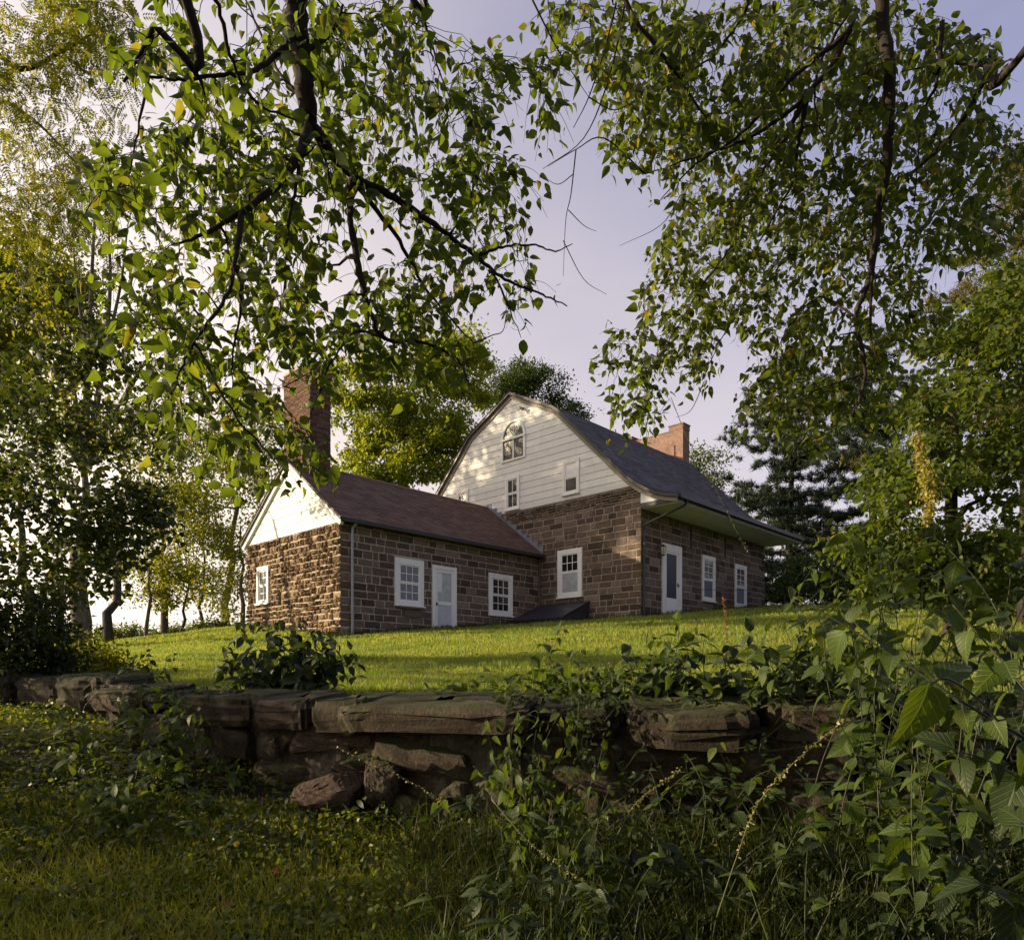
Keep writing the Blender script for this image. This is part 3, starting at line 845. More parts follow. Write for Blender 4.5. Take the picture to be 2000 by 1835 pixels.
# main roof: front profile runs from the gutter up to the ridge
_fl = smooth_line([(-6.02, 5.90, 0), (-5.4, 6.05, 0), (-4.8, 6.31, 0), (-4.2, 6.71, 0), (-3.6, 7.28, 0)], 4)[:, :2]
fr_prof = [tuple(p) for p in _fl] + [(-2.3, 8.58), (-0.98, 9.90), (-0.78, 10.05), (.3, 10.6), (RT, 11.17)]
bk_prof = [(2 * RT - t, z) for t, z in fr_prof][::-1]
a = HAcc(); extrude_profile(a, fr_prof + bk_prof[1:], 8.22, 18.2, .10)
main_roof = a.build('roof', M['dark_trim'], house)
shingles(fr_prof, 8.20, 18.22, M['roof_grey'], main_roof)
a = HAcc(); extrude_profile(a, [(t, z + .012) for t, z in bk_prof], 8.20, 18.22, .02); a.build('back_slope', M['roof_grey'], main_roof)
a = HAcc(); extrude_profile(a, [(RT - .16, 11.115), (RT, 11.20), (RT + .16, 11.115)], 8.2, 18.22, .02); a.build('ridge_cap', M['roof_grey'], main_roof)
wf_prof = [(-.26, 4.62), (2.83, 6.92)]; wb_prof = [(2.83, 6.92), (5.92, 4.62)]
a = HAcc(); extrude_profile(a, wf_prof + wb_prof[1:], -.50, 8.375, .08)
wing_roof = a.build('roof', M['dark_trim'], house)
shingles(wf_prof, -.52, 8.372, M['roof_brown'], wing_roof, .14, .33)
a = HAcc(); extrude_profile(a, [(t, z + .012) for t, z in wb_prof], -.52, 8.372, .02); a.build('back_slope', M['roof_brown'], wing_roof)
a = HAcc(); extrude_profile(a, [(2.69, 6.85), (2.83, 6.95), (2.97, 6.85)], -.52, 8.37, .02); a.build('ridge_cap', M['roof_brown'], wing_roof)
# pale debris lying on the brown roof: twigs and leaves
a = Acc()
for i in range(26):
    s, k = U(0, 8), U(.05, .9)
    g = np.array([s, -.26 + 3.09 * k, 4.62 + 2.3 * k + .022])
    a.box((g[0], g[1], g[2] - HZ), (g[0] + U(.02, .07), g[1] + .03, g[2] + .012 - HZ))
a.build('roof_litter', plain_mat('bleached_leaf_litter', (0.40, 0.34, 0.28)), wing_roof, kind='stuff')

# --- trim along the main gable
def rake(acc, prof, wall, off0, off1, d0, d1, step=0.0):
    P = np.array(prof); T = nz(np.gradient(P, axis=0)); Nn = np.stack([T[:, 1], -T[:, 0]], -1); Nn[Nn[:, 1] > 0] *= -1
    n = len(P); O_, I_ = P + Nn * off0, P + Nn * off1
    V = [wpt(wall, -x, z, d) for d in (d1, d0) for L_ in (O_, I_) for x, z in L_]
    i = np.arange(n - 1)
    acc.add(V, np.concatenate([np.stack([i, i + n, i + n + 1, i + 1], -1), np.stack([i + 2 * n, i + 2 * n + 1, i + 3 * n + 1, i + 3 * n], -1), np.stack([i, i + 1, i + 2 * n + 1, i + 2 * n], -1), np.stack([i + n, i + 3 * n, i + 3 * n + 1, i + n + 1], -1),
                               [[0, 2 * n, 3 * n, n], [n - 1, 2 * n - 1, 4 * n - 1, 3 * n - 1]]]))
full = fr_prof + bk_prof[1:]
a = HAcc(); rake(a, full, MG, .08, .24, .0, .075)
rb = a.build('rake_board', M['trim'], house)
a = HAcc(); rake(a, full, MG, .012, .085, .12, .178); a.build('edge_moulding', M['trim'], rb)
den = HAcc()
P = np.array(full); seg = np.linalg.norm(np.diff(P, axis=0), axis=1); cum = np.concatenate([[0], np.cumsum(seg)])
for d in np.arange(.05, cum[-1], .11):
    c = np.array([np.interp(d, cum, P[:, 0]), np.interp(d, cum, P[:, 1])]); e = np.array([np.interp(d + .06, cum, P[:, 0]), np.interp(d + .06, cum, P[:, 1])])
    tg = nz(e - c); nn = np.array([tg[1], -tg[0]]); nn = nn if nn[1] < 0 else -nn
    q = [c + nn * .087, c + tg * .055 + nn * .087, c + tg * .055 + nn * .13, c + nn * .13]
    wprism(den, MG, [(-x, z) for x, z in q], .076, .11)
den.build('dentils', M['trim'], rb, kind='stuff')
a = HAcc(); rake(a, wf_prof + wb_prof[1:], WG, .06, .24, .0, .11); rb2 = a.build('rake_board', M['white'], house)
a = HAcc(); rake(a, wf_prof + wb_prof[1:], WG, .005, .08, .115, .17); a.build('edge_moulding', M['trim'], rb2)
# white cheek and dark fascia where the eaves sweep out past the corner
a = HAcc(); wprism(a, MG, [(-MT0 + .002, 5.86), (-MT0 + 1.1, 5.86), (-MT0 + .72, 6.02), (-MT0 + .3, 6.24), (-MT0 + .002, 6.42)], -.05, .02); a.build('eave_cheek', M['siding'], house)
a = HAcc(); wbox(a, MG, -MT0 + .003, 6.02, 5.71, 5.855, -.05, .03); fas = a.build('fascia', M['dark_trim'], house)
# soffit boards under the sweeping eaves
for i in range(3):
    a = HAcc(); t0 = MT0 - .026 - i * .48
    a.box((8.45, t0 - .474, 5.685 - .002 * i), (18.15, t0, 5.705 - .002 * i)); a.build('soffit_board', M['soffit'], house)
# gutters
def gutter(acc, s0, s1, t, z, w=.12, h=.11):
    prof = [(0, h), (-w * .1, 0), (-w * .9, .0), (-w, h), (-w + .012, h), (-w * .85, .012), (-w * .15, .012), (-.012, h)]
    n = len(prof)
    V = [(s0, t + a_, z + b_) for a_, b_ in prof] + [(s1, t + a_, z + b_) for a_, b_ in prof]
    acc.add(V, [(i, (i + 1) % n, (i + 1) % n + n, i + n) for i in range(n)])
a = HAcc(); gutter(a, 8.2, 18.2, -5.99, 5.76, .13, .13); a.box((8.23, -5.985, 5.70), (18.18, -5.95, 5.89)); g1 = a.build('gutter', M['dark_trim'], house)
a = HAcc(); gutter(a, -.48, 8.33, -.25, 4.50, .12, .11); a.box((-.48, -.245, 4.50), (8.36, -.22, 4.60)); g2 = a.build('gutter', M['dark_trim'], house)
a = HAcc(); a.box((-.3, -.218, 4.515), (8.36, -.05, 4.535)); a.build('soffit_board', M['dark_trim'], house)
# downspouts
a = HAcc(); a.tube(smooth_line([(8.75, -6.04, 5.78), (8.73, -5.95, 5.62), (8.68, -5.6, 5.50), (8.55, -4.75, 5.22), (8.5, -4.56, 5.12), (8.5, -4.545, 4.9)], 5), .04, 8); a.tube([(8.5, -4.545, 4.92), (8.5, -4.545, 1.9)], .042, 8)
for z in (4.5, 3.4, 2.5): a.box((8.45, -4.6, z), (8.56, -4.49, z + .03))
a.build('downspout', M['dark_trim'], house)
a = HAcc(); a.tube([(.02, -.28, 4.5), (.02, -.10, 4.40), (.02, -.075, 4.2), (.02, -.075, 1.15)], .042, 8)
for z in (4.0, 3.0, 1.9): a.box((-.03, -.12, z), (.07, -.03, z + .03))
a.build('downspout', M['grey_pipe'], house)
a = HAcc(); a.tube([(8.3, -.26, 4.5), (8.3, -.10, 4.40), (8.3, -.075, 4.2), (8.3, -.075, 2.0)], .032, 8); a.build('downspout', M['wood'], house)
# stepped lead flashing where the brown roof meets the main wall
for i in range(11):
    k0 = i / 11; t0 = -.2 + 3.0 * k0; z0 = 4.66 + 2.3 * (t0 + .26) / 3.09
    a = HAcc(); wbox(a, MG, -t0 - .30, -t0, z0 + .01, z0 + .27 + U(-.03, .03), .03, .042); a.build('flashing', M['flash'], house)
# floodlight on the gable, lantern by the door, ledge and vent under the window, two iron tie straps
a = HAcc(); wbox(a, MG, -.9, -.8, 10.34, 10.44, 0, .08); a.tube([(8.30, .85, 10.40), (8.18, .85, 10.36)], .05, 8); a.tube([(8.18, .85, 10.36), (8.10, .85, 10.33)], [.06, .09], 10); a.build('floodlight', M['grey_pipe'], house)
lt = HAcc(); wbox(lt, MF, 9.40, 9.48, 4.40, 4.62, 0, .04); lt.tube([(9.44, MT0 - .04, 4.52), (9.44, MT0 - .16, 4.60), (9.44, MT0 - .22, 4.56)], .012, 6)
lt.tube([(9.44, MT0 - .22, 4.60), (9.44, MT0 - .22, 4.52)], [.02, .11], 6); lt.tube([(9.44, MT0 - .22, 4.24), (9.44, MT0 - .22, 4.21)], [.07, .05], 6)
for q in range(4): c, s = math.cos(q * math.pi / 2 + .78), math.sin(q * math.pi / 2 + .78); lt.tube([(9.44 + .1 * c, MT0 - .22 + .1 * s, 4.52), (9.44 + .065 * c, MT0 - .22 + .065 * s, 4.24)], .009, 4)
lt = lt.build('wall_lantern', M['iron'], house)
a = HAcc(); a.tube([(9.44, MT0 - .22, 4.25), (9.44, MT0 - .22, 4.515)], [.055, .085], 8); a.build('lantern_glass', plain_mat('frosted_lantern_glass', (0.55, 0.52, 0.45), .2), lt)
a = HAcc(); wbox(a, WF, 1.70, 2.70, 2.20, 2.26, 0, .12); wbox(a, WF, 1.95, 2.65, 1.95, 2.0, 0, .10); wbox(a, WF, 1.97, 2.63, 2.0, 2.2, .0, .031); a.build('window_ledge', M['wood'], house)
for u in (11.65, 14.3):
    a = HAcc(); wbox(a, MF, u, u + .05, 4.75, 5.55, 0, .05); a.build('tie_strap', M['iron'], house)
a = HAcc(); a.tube([(16.6, 1.9, 10.8), (16.6, 1.9, 11.9)], .03, 6); a.build('vent_pipe', M['grey_pipe'], main_roof)
# cellar hatch in the corner
def hatch():
    s0, s1, ta, tb = 6.85, 8.36, -2.36, -.06
    zw, zo, zb = 2.70, 2.06, 1.6
    a = HAcc()
    for t0, t1 in ((ta, ta + .06), (tb - .06, tb)):
        a.add([(s0, t0, zb), (s1, t0, zb), (s1, t0, zw), (s0, t0, zo), (s0, t1, zb), (s1, t1, zb), (s1, t1, zw), (s0, t1, zo)], [(0, 1, 2, 3), (7, 6, 5, 4), (0, 4, 5, 1), (1, 5, 6, 2), (2, 6, 7, 3), (3, 7, 4, 0)])
    a.box((s0, ta + .061, zb), (s0 + .06, tb - .061, zo))
    h = a.build('cellar_hatch', M['hatch'], house)
    for t0, t1 in ((ta - .03, (ta + tb) / 2 - .006), ((ta + tb) / 2 + .006, tb + .02)):
        l = HAcc(); l.add([(s0 - .05, t0, zo + .0), (s1, t0, zw + .02), (s1, t1, zw + .02), (s0 - .05, t1, zo), (s0 - .05, t0, zo + .045), (s1, t0, zw + .065), (s1, t1, zw + .065), (s0 - .05, t1, zo + .045)], [(0, 3, 2, 1), (4, 5, 6, 7), (0, 1, 5, 4), (1, 2, 6, 5), (2, 3, 7, 6), (3, 0, 4, 7)])
        for q in (.3, .62): 
            xx = s0 + q * (s1 - s0); zz = zo + .045 + (zw - zo) * q + .014
            l.box((xx, t0 + .05, zz - .01), (xx + .05, t1 - .05, zz + .014))
        l.build('hatch_door', M['hatch'], h)
hatch()
# chimneys
def brick_chimney():
    s0, s1, t0, t1, zb, zt = -.15, .58, 1.95, 3.55, 6.0, 9.78
    core = HAcc(); core.box((s0 + .02, t0 + .02, zb), (s1 - .02, t1 - .02, zt)); core.box((s0 - .035, t0 - .035, zt - .32), (s1 + .035, t1 + .035, zt - .19))
    core.box((s0 - .02, t0 - .02, zt + .002), (s1 + .02, t1 + .02, zt + .07))
    ch = core.build('chimney', M['mortar'], house); ch['label'] = 'tall brick chimney on the gable end of the low wing'
    a = HAcc(); z = zb; r = 0
    while z < zt - .02:
        ex = .04 if zt - .34 < z < zt - .14 else 0.0
        for face in range(2):
            L = (t1 - t0) if face == 0 else (s1 - s0); u = -(.11 if r % 2 else 0)
            while u < L:
                b0, b1 = max(u, 0) - (ex if u <= 0 else 0), min(u + .22, L) + (ex if u + .22 >= L else 0); u += .22
                if b1 - b0 < .04: continue
                d = .0 + U(-.004, .006) - .02
                if face == 0: a.box((s0 + d - ex + .012, t0 + b0 + .004, z + .004), (s0 + .03, t0 + b1 - .004, z + .064))
                else: a.box((s0 + b0 + .004, t0 + d - ex + .012, z + .004), (s0 + b1 - .004, t0 + .03, z + .064))
        z += .072; r += 1
    a.build('brickwork', M['brick'], ch, kind='stuff')
brick_chimney()
a = HAcc(); a.box((18.26, -.36, 8.8), (18.86, 3.26, 11.84)); a.box((18.24, .42, 11.842), (18.88, 2.48, 11.87)); 
a.box((18.25, -.38, 11.845), (18.87, .40, 12.08)); a.box((18.22, -.41, 12.082), (18.90, .43, 12.13)); a.box((18.25, 2.5, 11.845), (18.87, 3.28, 12.08)); a.box((18.22, 2.47, 12.082), (18.9, 3.31, 12.13))
c2 = a.build('chimney', M['parge'], house); c2['label'] = 'broad pink rendered chimney with stepped top at the far end'
a = HAcc(); wprism(a, gablew(MS1 + .25), [(-(RT + half_main(z) * k), z) for k, z in ((1, 6.3), (1, 8), (1, 9.98), (0, 11.1), (-1, 9.98), (-1, 8), (-1, 6.3))], -.0, .2); a.build('gable_wall', M['siding'], house)

# thin iron railing in front of the main door
rail = thing('iron_railing', 'thin black iron railing on the lawn in front of the main door', 'railing', (*HP(9.2, -5.6), 2.2), HANG)
for k, (u0, u1) in enumerate(((0.0, 0.0), (3.1, 3.1), (3.35, 3.35), (8.2, 8.2))):
    a = Acc(); a.tube([(u0, 0, -.15 + u0 * .1), (u0, 0, .78 + u0 * .085)], .014, 6); a.build('post', M['iron'], rail)
a = Acc(); a.tube([(0, 0, .76), (8.2, 0, .76 + .7)], .010, 5); a.build('rail', M['iron'], rail)

# ------------------------------------------------------------------ old stone wall in the foreground
garden_wall = thing('dry_stone_wall', 'low old mossy fieldstone retaining wall with thick flat capstones', 'stone wall', (-.46, 4.5, -1.05))
WL0 = np.array([-.46, 4.5, -1.05])
def rock(size, seed, n=7, rough=.10, sq=3.2, chop=7):
    """rounded irregular block: a subdivided cube squared off and roughened"""
    r = np.random.RandomState(seed)
    g = np.linspace(-1, 1, n)
    V = []; idx = {}; Q = []
    for ax in range(3):
        for sgn in (-1, 1):
            grid = np.zeros((n, n), int)
            for i in range(n):
                for j in range(n):
                    p = [0, 0, 0]; p[ax] = sgn; p[(ax + 1) % 3] = g[i]; p[(ax + 2) % 3] = g[j]
                    key = tuple(round(x, 4) for x in p)
                    if key not in idx: idx[key] = len(V); V.append(p)
                    grid[i, j] = idx[key]
            for i in range(n - 1):
                for j in range(n - 1):
                    q = (grid[i, j], grid[i + 1, j], grid[i + 1, j + 1], grid[i, j + 1])
                    Q.append(q if sgn > 0 else q[::-1])
    V = np.array(V, float)
    V = V / ((np.abs(V) ** sq).sum(1) ** (1 / sq))[:, None]
    ph = r.uniform(0, 6.28, (6, 3)); fr = r.uniform(1.0, 3.2, (6, 3)); am = r.uniform(.4, 1, 6)
    d = sum(a_ * np.sin((V * f).sum(1) + p[0]) * np.cos((V[:, [1, 2, 0]] * f).sum(1) + p[1]) for a_, f, p in zip(am, fr, ph))
    V = V * (1 + rough * d[:, None] * .5) + r.normal(0, rough * .16, V.shape)
    # chopped faces
    for _ in range(chop):
        nn = r.normal(0, 1, 3); nn /= np.linalg.norm(nn); k = r.uniform(.72, .98)
        ov = np.maximum(V @ nn - k, 0); V -= ov[:, None] * nn * .85
    W = V * np.array(size) / 2
    q1, q2 = r.uniform(0, 6.28, 3), r.uniform(0, 6.28, 3)
    e = np.sin(W[:, 0] * 31 + q1[0] + 2 * np.sin(W[:, 2] * 40 + q2[0])) * np.sin(W[:, 2] * 47 + q1[1]) + .7 * np.sin(W[:, 1] * 53 + q1[2] + W[:, 0] * 24)
    W = W + nz(V) * (.003 * e + r.normal(0, .0025, len(V)))[:, None]
    return W, np.array(Q)
def slab(size, seed):
    """layered capstone: irregular outline, ragged strata down the sides, nearly flat top"""
    r = np.random.RandomState(seed); n = 40; e = 2 / r.uniform(4.5, 8)
    a = np.arange(n) * 2 * math.pi / n + r.uniform(0, .1)
    X = np.sign(np.cos(a)) * np.abs(np.cos(a)) ** e; Y = np.sign(np.sin(a)) * np.abs(np.sin(a)) ** e
    lum = 1 + .035 * np.sin(a * 3 + r.uniform(0, 6)) + .025 * np.sin(a * 7 + r.uniform(0, 6)) + r.normal(0, .008, n)
    X, Y = X * lum * size[0] / 2, Y * lum * size[1] / 2
    for _ in range(3):
        t = r.uniform(0, 6.28); k = r.uniform(.80, .95); nx, ny = math.cos(t), math.sin(t)
        m = (X / size[0] * nx + Y / size[1] * ny) * 2
        ov = np.maximum(m - k * 1.15, 0); X -= ov * nx * size[0] * .45; Y -= ov * ny * size[1] * .45
    zs = np.sort(np.concatenate([[-.5, .30, .43, .5], r.uniform(-.4, .25, 4)])) * size[2]
    V = []; m = len(zs)
    d = r.normal(0, .010, n)
    for k, z in enumerate(zs):
        ins = r.normal(0, .007) + (.034 if k == m - 1 else .010 if k == m - 2 else 0) + (.02 if k == 0 else 0)
        d = d * .6 + r.normal(0, .006, n)
        L = np.hypot(X, Y); f = 1 - (ins + d) / L
        warp = .012 * np.sin(X * 5 + r.uniform(0, 6)) * (1 if 0 < k < m - 1 else .6)
        V += list(np.stack([X * f, Y * f, z + warp + r.normal(0, .003, n)], -1))
    zt = size[2] * .5
    for q in (.86, .62, .36, .1):
        V += list(np.stack([X * q, Y * q, zt + .010 * np.sin(X * q * 11 + 3 * Y) + r.normal(0, .0035, n) + .004], -1))
    rings = m + 4; i = np.arange(rings - 1)[:, None] * n; j = np.arange(n)[None]; k = (j + 1) % n
    Q = np.stack([i + j, i + k, i + n + k, i + n + j], -1).reshape(-1, 4)
    return np.array(V), Q
def wall_stone(c, size, rot=(0, 0, 0), mat='fieldstone', name='stone', seed=None, **kw):
    V, Q = (slab if name == 'capstone' else rock)(size, seed if seed is not None else RNG.randint(1e6), **({} if name == 'capstone' else kw))
    R = np.array(Matrix.Rotation(rot[2], 3, 'Z') @ Matrix.Rotation(rot[1], 3, 'Y') @ Matrix.Rotation(rot[0], 3, 'X'))
    me = Acc().add(V @ R.T, Q).mesh(name, False); me.materials.append(M[mat])
    o = link(name, me, garden_wall); o.location = np.asarray(c) - WL0
    return o
def wall_ang(x): return math.atan2(wall_y(x + .2) - wall_y(x - .2), .4)
# rubble body behind the face stones
a = Acc(); xs = np.arange(-9, 8.2, .05); zs_ = np.linspace(0, 1, 16)
nzz = len(zs_)
V = []
for x in xs:
    y = wall_y(x); up_ = .22 if x < -2.9 else 0.0
    for q in zs_:
        z = -1.35 + (1.08 + up_) * q
        d = .035 * math.sin(x * 9 + 2 * math.sin(z * 8)) * math.sin(z * 13 + x * 3) + .02 * math.sin(x * 23 + z * 17) + G(.008)
        V.append(np.array([x, y + .06 + d, z]) - WL0)
    V.append(np.array([x, y + .42, -.27 + up_]) - WL0); V.append(np.array([x, y + .42, -1.35]) - WL0)
m_ = nzz + 2; n = len(xs); i = np.arange(n - 1)[:, None] * m_; j = np.arange(m_)[None]
a.add(V, np.stack([i + j, i + m_ + j, i + m_ + (j + 1) % m_, i + (j + 1) % m_], -1).reshape(-1, 4))
a.build('rubble_core', stone_mat('earthy_mortar', [(0, (0.032, 0.025, 0.018)), (1, (0.05, 0.04, 0.028))], 1.0, .03, (0.11, 0.10, 0.075), 9), garden_wall)
# capstones: (px left, px right, row of the top edge, thickness, tilt towards the viewer)
def cap(x0, x1, ztop, th, dep, tilt=.08, roll=0.0, dy=.24, **kw):
    xm = (x0 + x1) / 2
    return wall_stone((xm, wall_y(xm) + dy, ztop - th / 2), ((x1 - x0) * 1.03 / math.cos(wall_ang(xm)), dep, th), (tilt, roll, wall_ang(xm)), name='capstone', n=11, rough=.035, sq=kw.pop('sq', 8), **kw)
cap(-6.6, -5.6, .06, .24, .6); cap(-5.6, -4.72, .04, .26, .6)
cap(-4.7, -4.05, .02, .24, .6, sq=6); cap(-4.08, -3.35, .03, .26, .62, sq=5, roll=.03)
cap(-3.33, -2.75, -.07, .16, .6, .12); cap(-2.95, -2.35, -.10, .10, .7, .05, dy=.45)
cap(-2.30, -1.62, -.10, .21, .58, .07, sq=5); cap(-1.64, -1.20, -.115, .19, .60, .1, .02); cap(-1.24, -.78, -.12, .20, .62, .1, -.03)
cap(-.98, .16, -.125, .15, .66, .14, -.02, dy=.20); cap(.18, .72, -.15, .17, .58, .08)
cap(.70, 1.40, -.13, .20, .70, .2, -.015, dy=.2); cap(1.42, 2.05, -.12, .30, .6, .1, sq=4); cap(2.06, 2.75, -.13, .24, .6, .1)
cap(2.75, 3.5, -.13, .24, .6); cap(3.5, 4.3, -.12, .22, .6); cap(4.3, 5.1, -.12, .24, .6); cap(5.1, 5.9, -.12, .24, .6)
# face stones: uneven, half sunk in the old mortar
placed = []
tries = 0
while len(placed) < 84 and tries < 6000:
    tries += 1
    big = tries < 1500
    w, hh = (U(.32, .75), U(.17, .30)) if big else (U(.12, .32), U(.08, .18))
    x = U(-6.4, 4.8); lift = .20 if x < -2.9 else 0.0
    z = U(-1.0, -.38) + lift
    if z + hh / 2 > -.285 + lift: continue
    if z + hh * .25 < float(height(x, wall_y(x) - .1)): continue
    if any(abs(x - p[0]) < (w + p[2]) * .47 and abs(z - p[1]) < (hh + p[3]) * .47 for p in placed): continue
    placed.append((x, z, w, hh)); ang = wall_ang(x)
    wall_stone((x, wall_y(x) + .165 + U(-.05, .03), z), (w / math.cos(ang), .34, hh), (G(.08), G(.12), ang + G(.06)), n=10 if big else 8, rough=.07, sq=U(5, 8))
# boulders fallen at the foot of the wall
wall_stone(at(645, 1548, 4.40), (.46, .36, .25), (.1, -.25, .2), 'redstone', seed=41, rough=.06, sq=2.6, n=16, chop=9)
wall_stone(at(742, 1525, 4.42), (.24, .24, .30), (.2, .1, .3), 'fieldstone', seed=12, rough=.1, n=14, chop=5)

exec_trees = True
# ------------------------------------------------------------------ trees
DIA = diamond_tmpl()
COMP = compound_tmpl()
CANOPY = [leaf_tmpl(.62, .25, .22), leaf_tmpl(.78, .35, .4, (.1, .3, .6, .84), (.75, 1, .7, .28)), leaf_tmpl(.5, .15, .6), leaf_tmpl(.70, -.15, .15, (.14, .4, .66, .86), (.5, .95, .9, .45), wave=.03), leaf_tmpl(.56, .6, .35), leaf_tmpl(.66, .1, -.25, wave=.04), leaf_tmpl(.45, .7, .8)]
def branch_path(a, b, sag=0.0, wob=.05, n=7):
    a, b = np.asarray(a, float), np.asarray(b, float); L = np.linalg.norm(b - a)
    t = np.linspace(0, 1, n)[:, None]
    P = a * (1 - t) + b * t
    P[1:-1] += RNG.normal(0, wob * L, (n - 2, 3)) * np.sin(np.pi * t[1:-1])
    P[:, 2] += sag * L * np.sin(np.pi * t[:, 0])
    return P
def tree(name, label, base, top, r0, crowns, mat, leaf=.14, tm=None, n_cl=60, per=220, spread=.55, bark='bark', group=None, lean=0.0, stems=None, cat='tree', bare=(), flat=1.0, hang=0.0):
    """tapered trunk, limbs out to every clump of the crown, leaves through each clump. crowns: (cx,cy,cz,rx,ry,rz,share)"""
    base = np.array(base, float)
    rt = thing(name, label, cat, tuple(base), group=group)
    top = np.array(top, float)
    trunk = branch_path(base - [0, 0, .4], top, 0, .018, 10)
    rr = r0 * (1 - .78 * np.linspace(0, 1, 10) ** .9); rr[0] *= 1.35
    a = Acc(); a.tube(trunk - base, rr, 9); a.build('trunk', M[bark], rt, smooth=True)
    limbs = Acc(); cl = []
    tot = sum(c[6] for c in crowns)
    for c in crowns:
        for _ in range(max(1, int(n_cl * c[6] / tot))):
            d = rand_dirs(1)[0] * U(.25, 1) ** .5
            cl.append(np.array(c[:3]) + d * np.array(c[3:6]))
    nodes = [(p, r) for p, r in zip(trunk[4:], rr[4:])]
    cl.sort(key=lambda p: min(np.linalg.norm(p - q[0]) for q in nodes))
    for p in cl:
        cand = [(np.linalg.norm(p - q) + max(0, q[2] - p[2] + .15 * np.linalg.norm(p[:2] - q[:2])) * .9, q, r) for q, r in nodes]
        _, q, r = min(cand, key=lambda x: x[0])
        pa = branch_path(q, p, .06, .05, 6)
        r1 = min(r * .62, r0 * .35)
        limbs.tube(pa - base, np.linspace(r1, max(r1 * .3, .006), 6), 5, cap=False)
        for k in (2, 3, 4, 5): nodes.append((pa[k], r1 * (1 - .13 * k)))
    for pts, r in bare:
        limbs.tube(smooth_line(pts, 5) - base, np.linspace(r, r * .25, 5 * (len(pts) - 1) + 1), 6, cap=False)
    limbs.build('limb', M[bark], rt, smooth=True, kind='stuff')
    acc = Acc(); tm = tm or DIA
    C = np.array(cl); n = per * len(cl)
    sc = U(.5, 1.25, len(cl))
    ci = RNG.randint(0, len(cl), n)
    off = RNG.normal(0, spread, (n, 3)) * sc[ci][:, None] * np.array([1, 1, .62 * flat])
    Pn = C[ci] + off
    D = nz(rand_dirs(n) * .9 + nz(off) * .6 + np.array([0, 0, -.35 - hang]))
    Nn = nz(rand_dirs(n) * .7 + np.array([0, 0, 1.0]))
    scatter(acc, tm, Pn - base, frames(D, Nn), leaf * U(.65, 1.3, n))
    acc.build('crown', M[mat], rt, smooth=True, kind='stuff')
    return rt
def gz(x, y): return float(height(x, y))
def gp(px, Y):
    x = (px - CPX) / FOC * Y
    return np.array([x, Y, gz(x, Y)])

# --- left: the wood at the edge of the lawn
GL = 'slender trees at the left edge of the lawn'
b = gp(155, 20)
fork = at(165, 920, 20)
bare = [([fork, at(120, 760, 20.2), at(60, 600, 20.5), at(10, 470, 21)], .11), ([fork, at(140, 740, 19.8), at(95, 560, 19.5)], .09), ([fork, at(172, 700, 20), at(185, 420, 20)], .12), ([at(172, 700, 20), at(150, 560, 20), at(140, 430, 20)], .05),
        ([fork, at(200, 720, 20.3), at(215, 560, 20.4), at(212, 440, 20.4)], .10), ([at(205, 690, 20.3), at(235, 560, 20.2), at(250, 440, 20)], .06), ([fork, at(250, 760, 19.6), at(330, 640, 19.3)], .07), ([fork, at(100, 830, 20), at(20, 720, 20)], .07)]
tree('tree', 'stout tree forking low into a fan of tall bare stems at the left', b, fork, .33, [(*at(190, 640, 20), 3.0, 2, 2.6, 1), (*at(120, 860, 20), 3.2, 2, 2.2, 1.2)], 'leaf_yellow', .15, None, 44, 100, .4, 'bark_grey', bare=bare)
tree('tree', 'dark leaning tree trunk beside the stout forked tree', gp(208, 22), at(255, 930, 23.5), .17, [(*at(262, 860, 26), 2.2, 1.4, 1.4, 1)], 'leaf_mid', .14, None, 22, 130, .5)
tree('tree', 'thin tree trunk left of the stout forked tree', gp(118, 25), at(108, 930, 26.5), .14, [(*at(70, 900, 29), 2.4, 1.2, 2.0, 1)], 'leaf_mid', .14, None, 22, 130, .5)
tree('tree', 'tree trunk furthest left under the dark leaves', gp(58, 23), at(40, 930, 24.5), .22, [(*at(10, 880, 28), 1.8, 1.2, 1.8, 1)], 'leaf_mid', .14, None, 18, 130, .5)
specs = [(283, 30, .10, 300, 1010, 1.7, 2.6, 'thin pale trunk among yellow-green leaves, first of the slender row'),
         (322, 32, .20, 318, 930, 2.2, 3.0, 'thicker ivy covered trunk in the slender row of trees'),
         (352, 33, .10, 370, 1060, 1.6, 2.2, 'thin twisted trunk next to the ivy covered one'),
         (392, 34, .10, 400, 980, 1.8, 2.6, 'thin trunk leaning right in the gap of bright sky'),
         (474, 29, .12, 470, 1000, 1.5, 3.0, 'slim straight tree close to the lit gable of the low wing')]
for px, Y, r, cx, cyy, rx, rzz, lab in specs:
    tree('slender_tree', lab, gp(px, Y), at(cx, cyy + 30, Y), r, [(*at(cx, cyy, Y), rx, 1.6, rzz, 1), (*at(cx, 1140, Y), rx * 1.1, 1.4, 1.4, .45)], 'leaf_yellow', .15, None, 34, 120, .42, 'bark_grey', group=GL)
tree('tree', 'tall yellow-green tree between the slim trees and the brick chimney', gp(440, 38), at(450, 860, 38), .25, [(*at(440, 920, 38), 3.4, 2.5, 2.6, 1), (*at(500, 830, 38), 2.0, 2, 1.6, .5)], 'leaf_yellow', .17, None, 44, 160, .6, 'bark_grey')
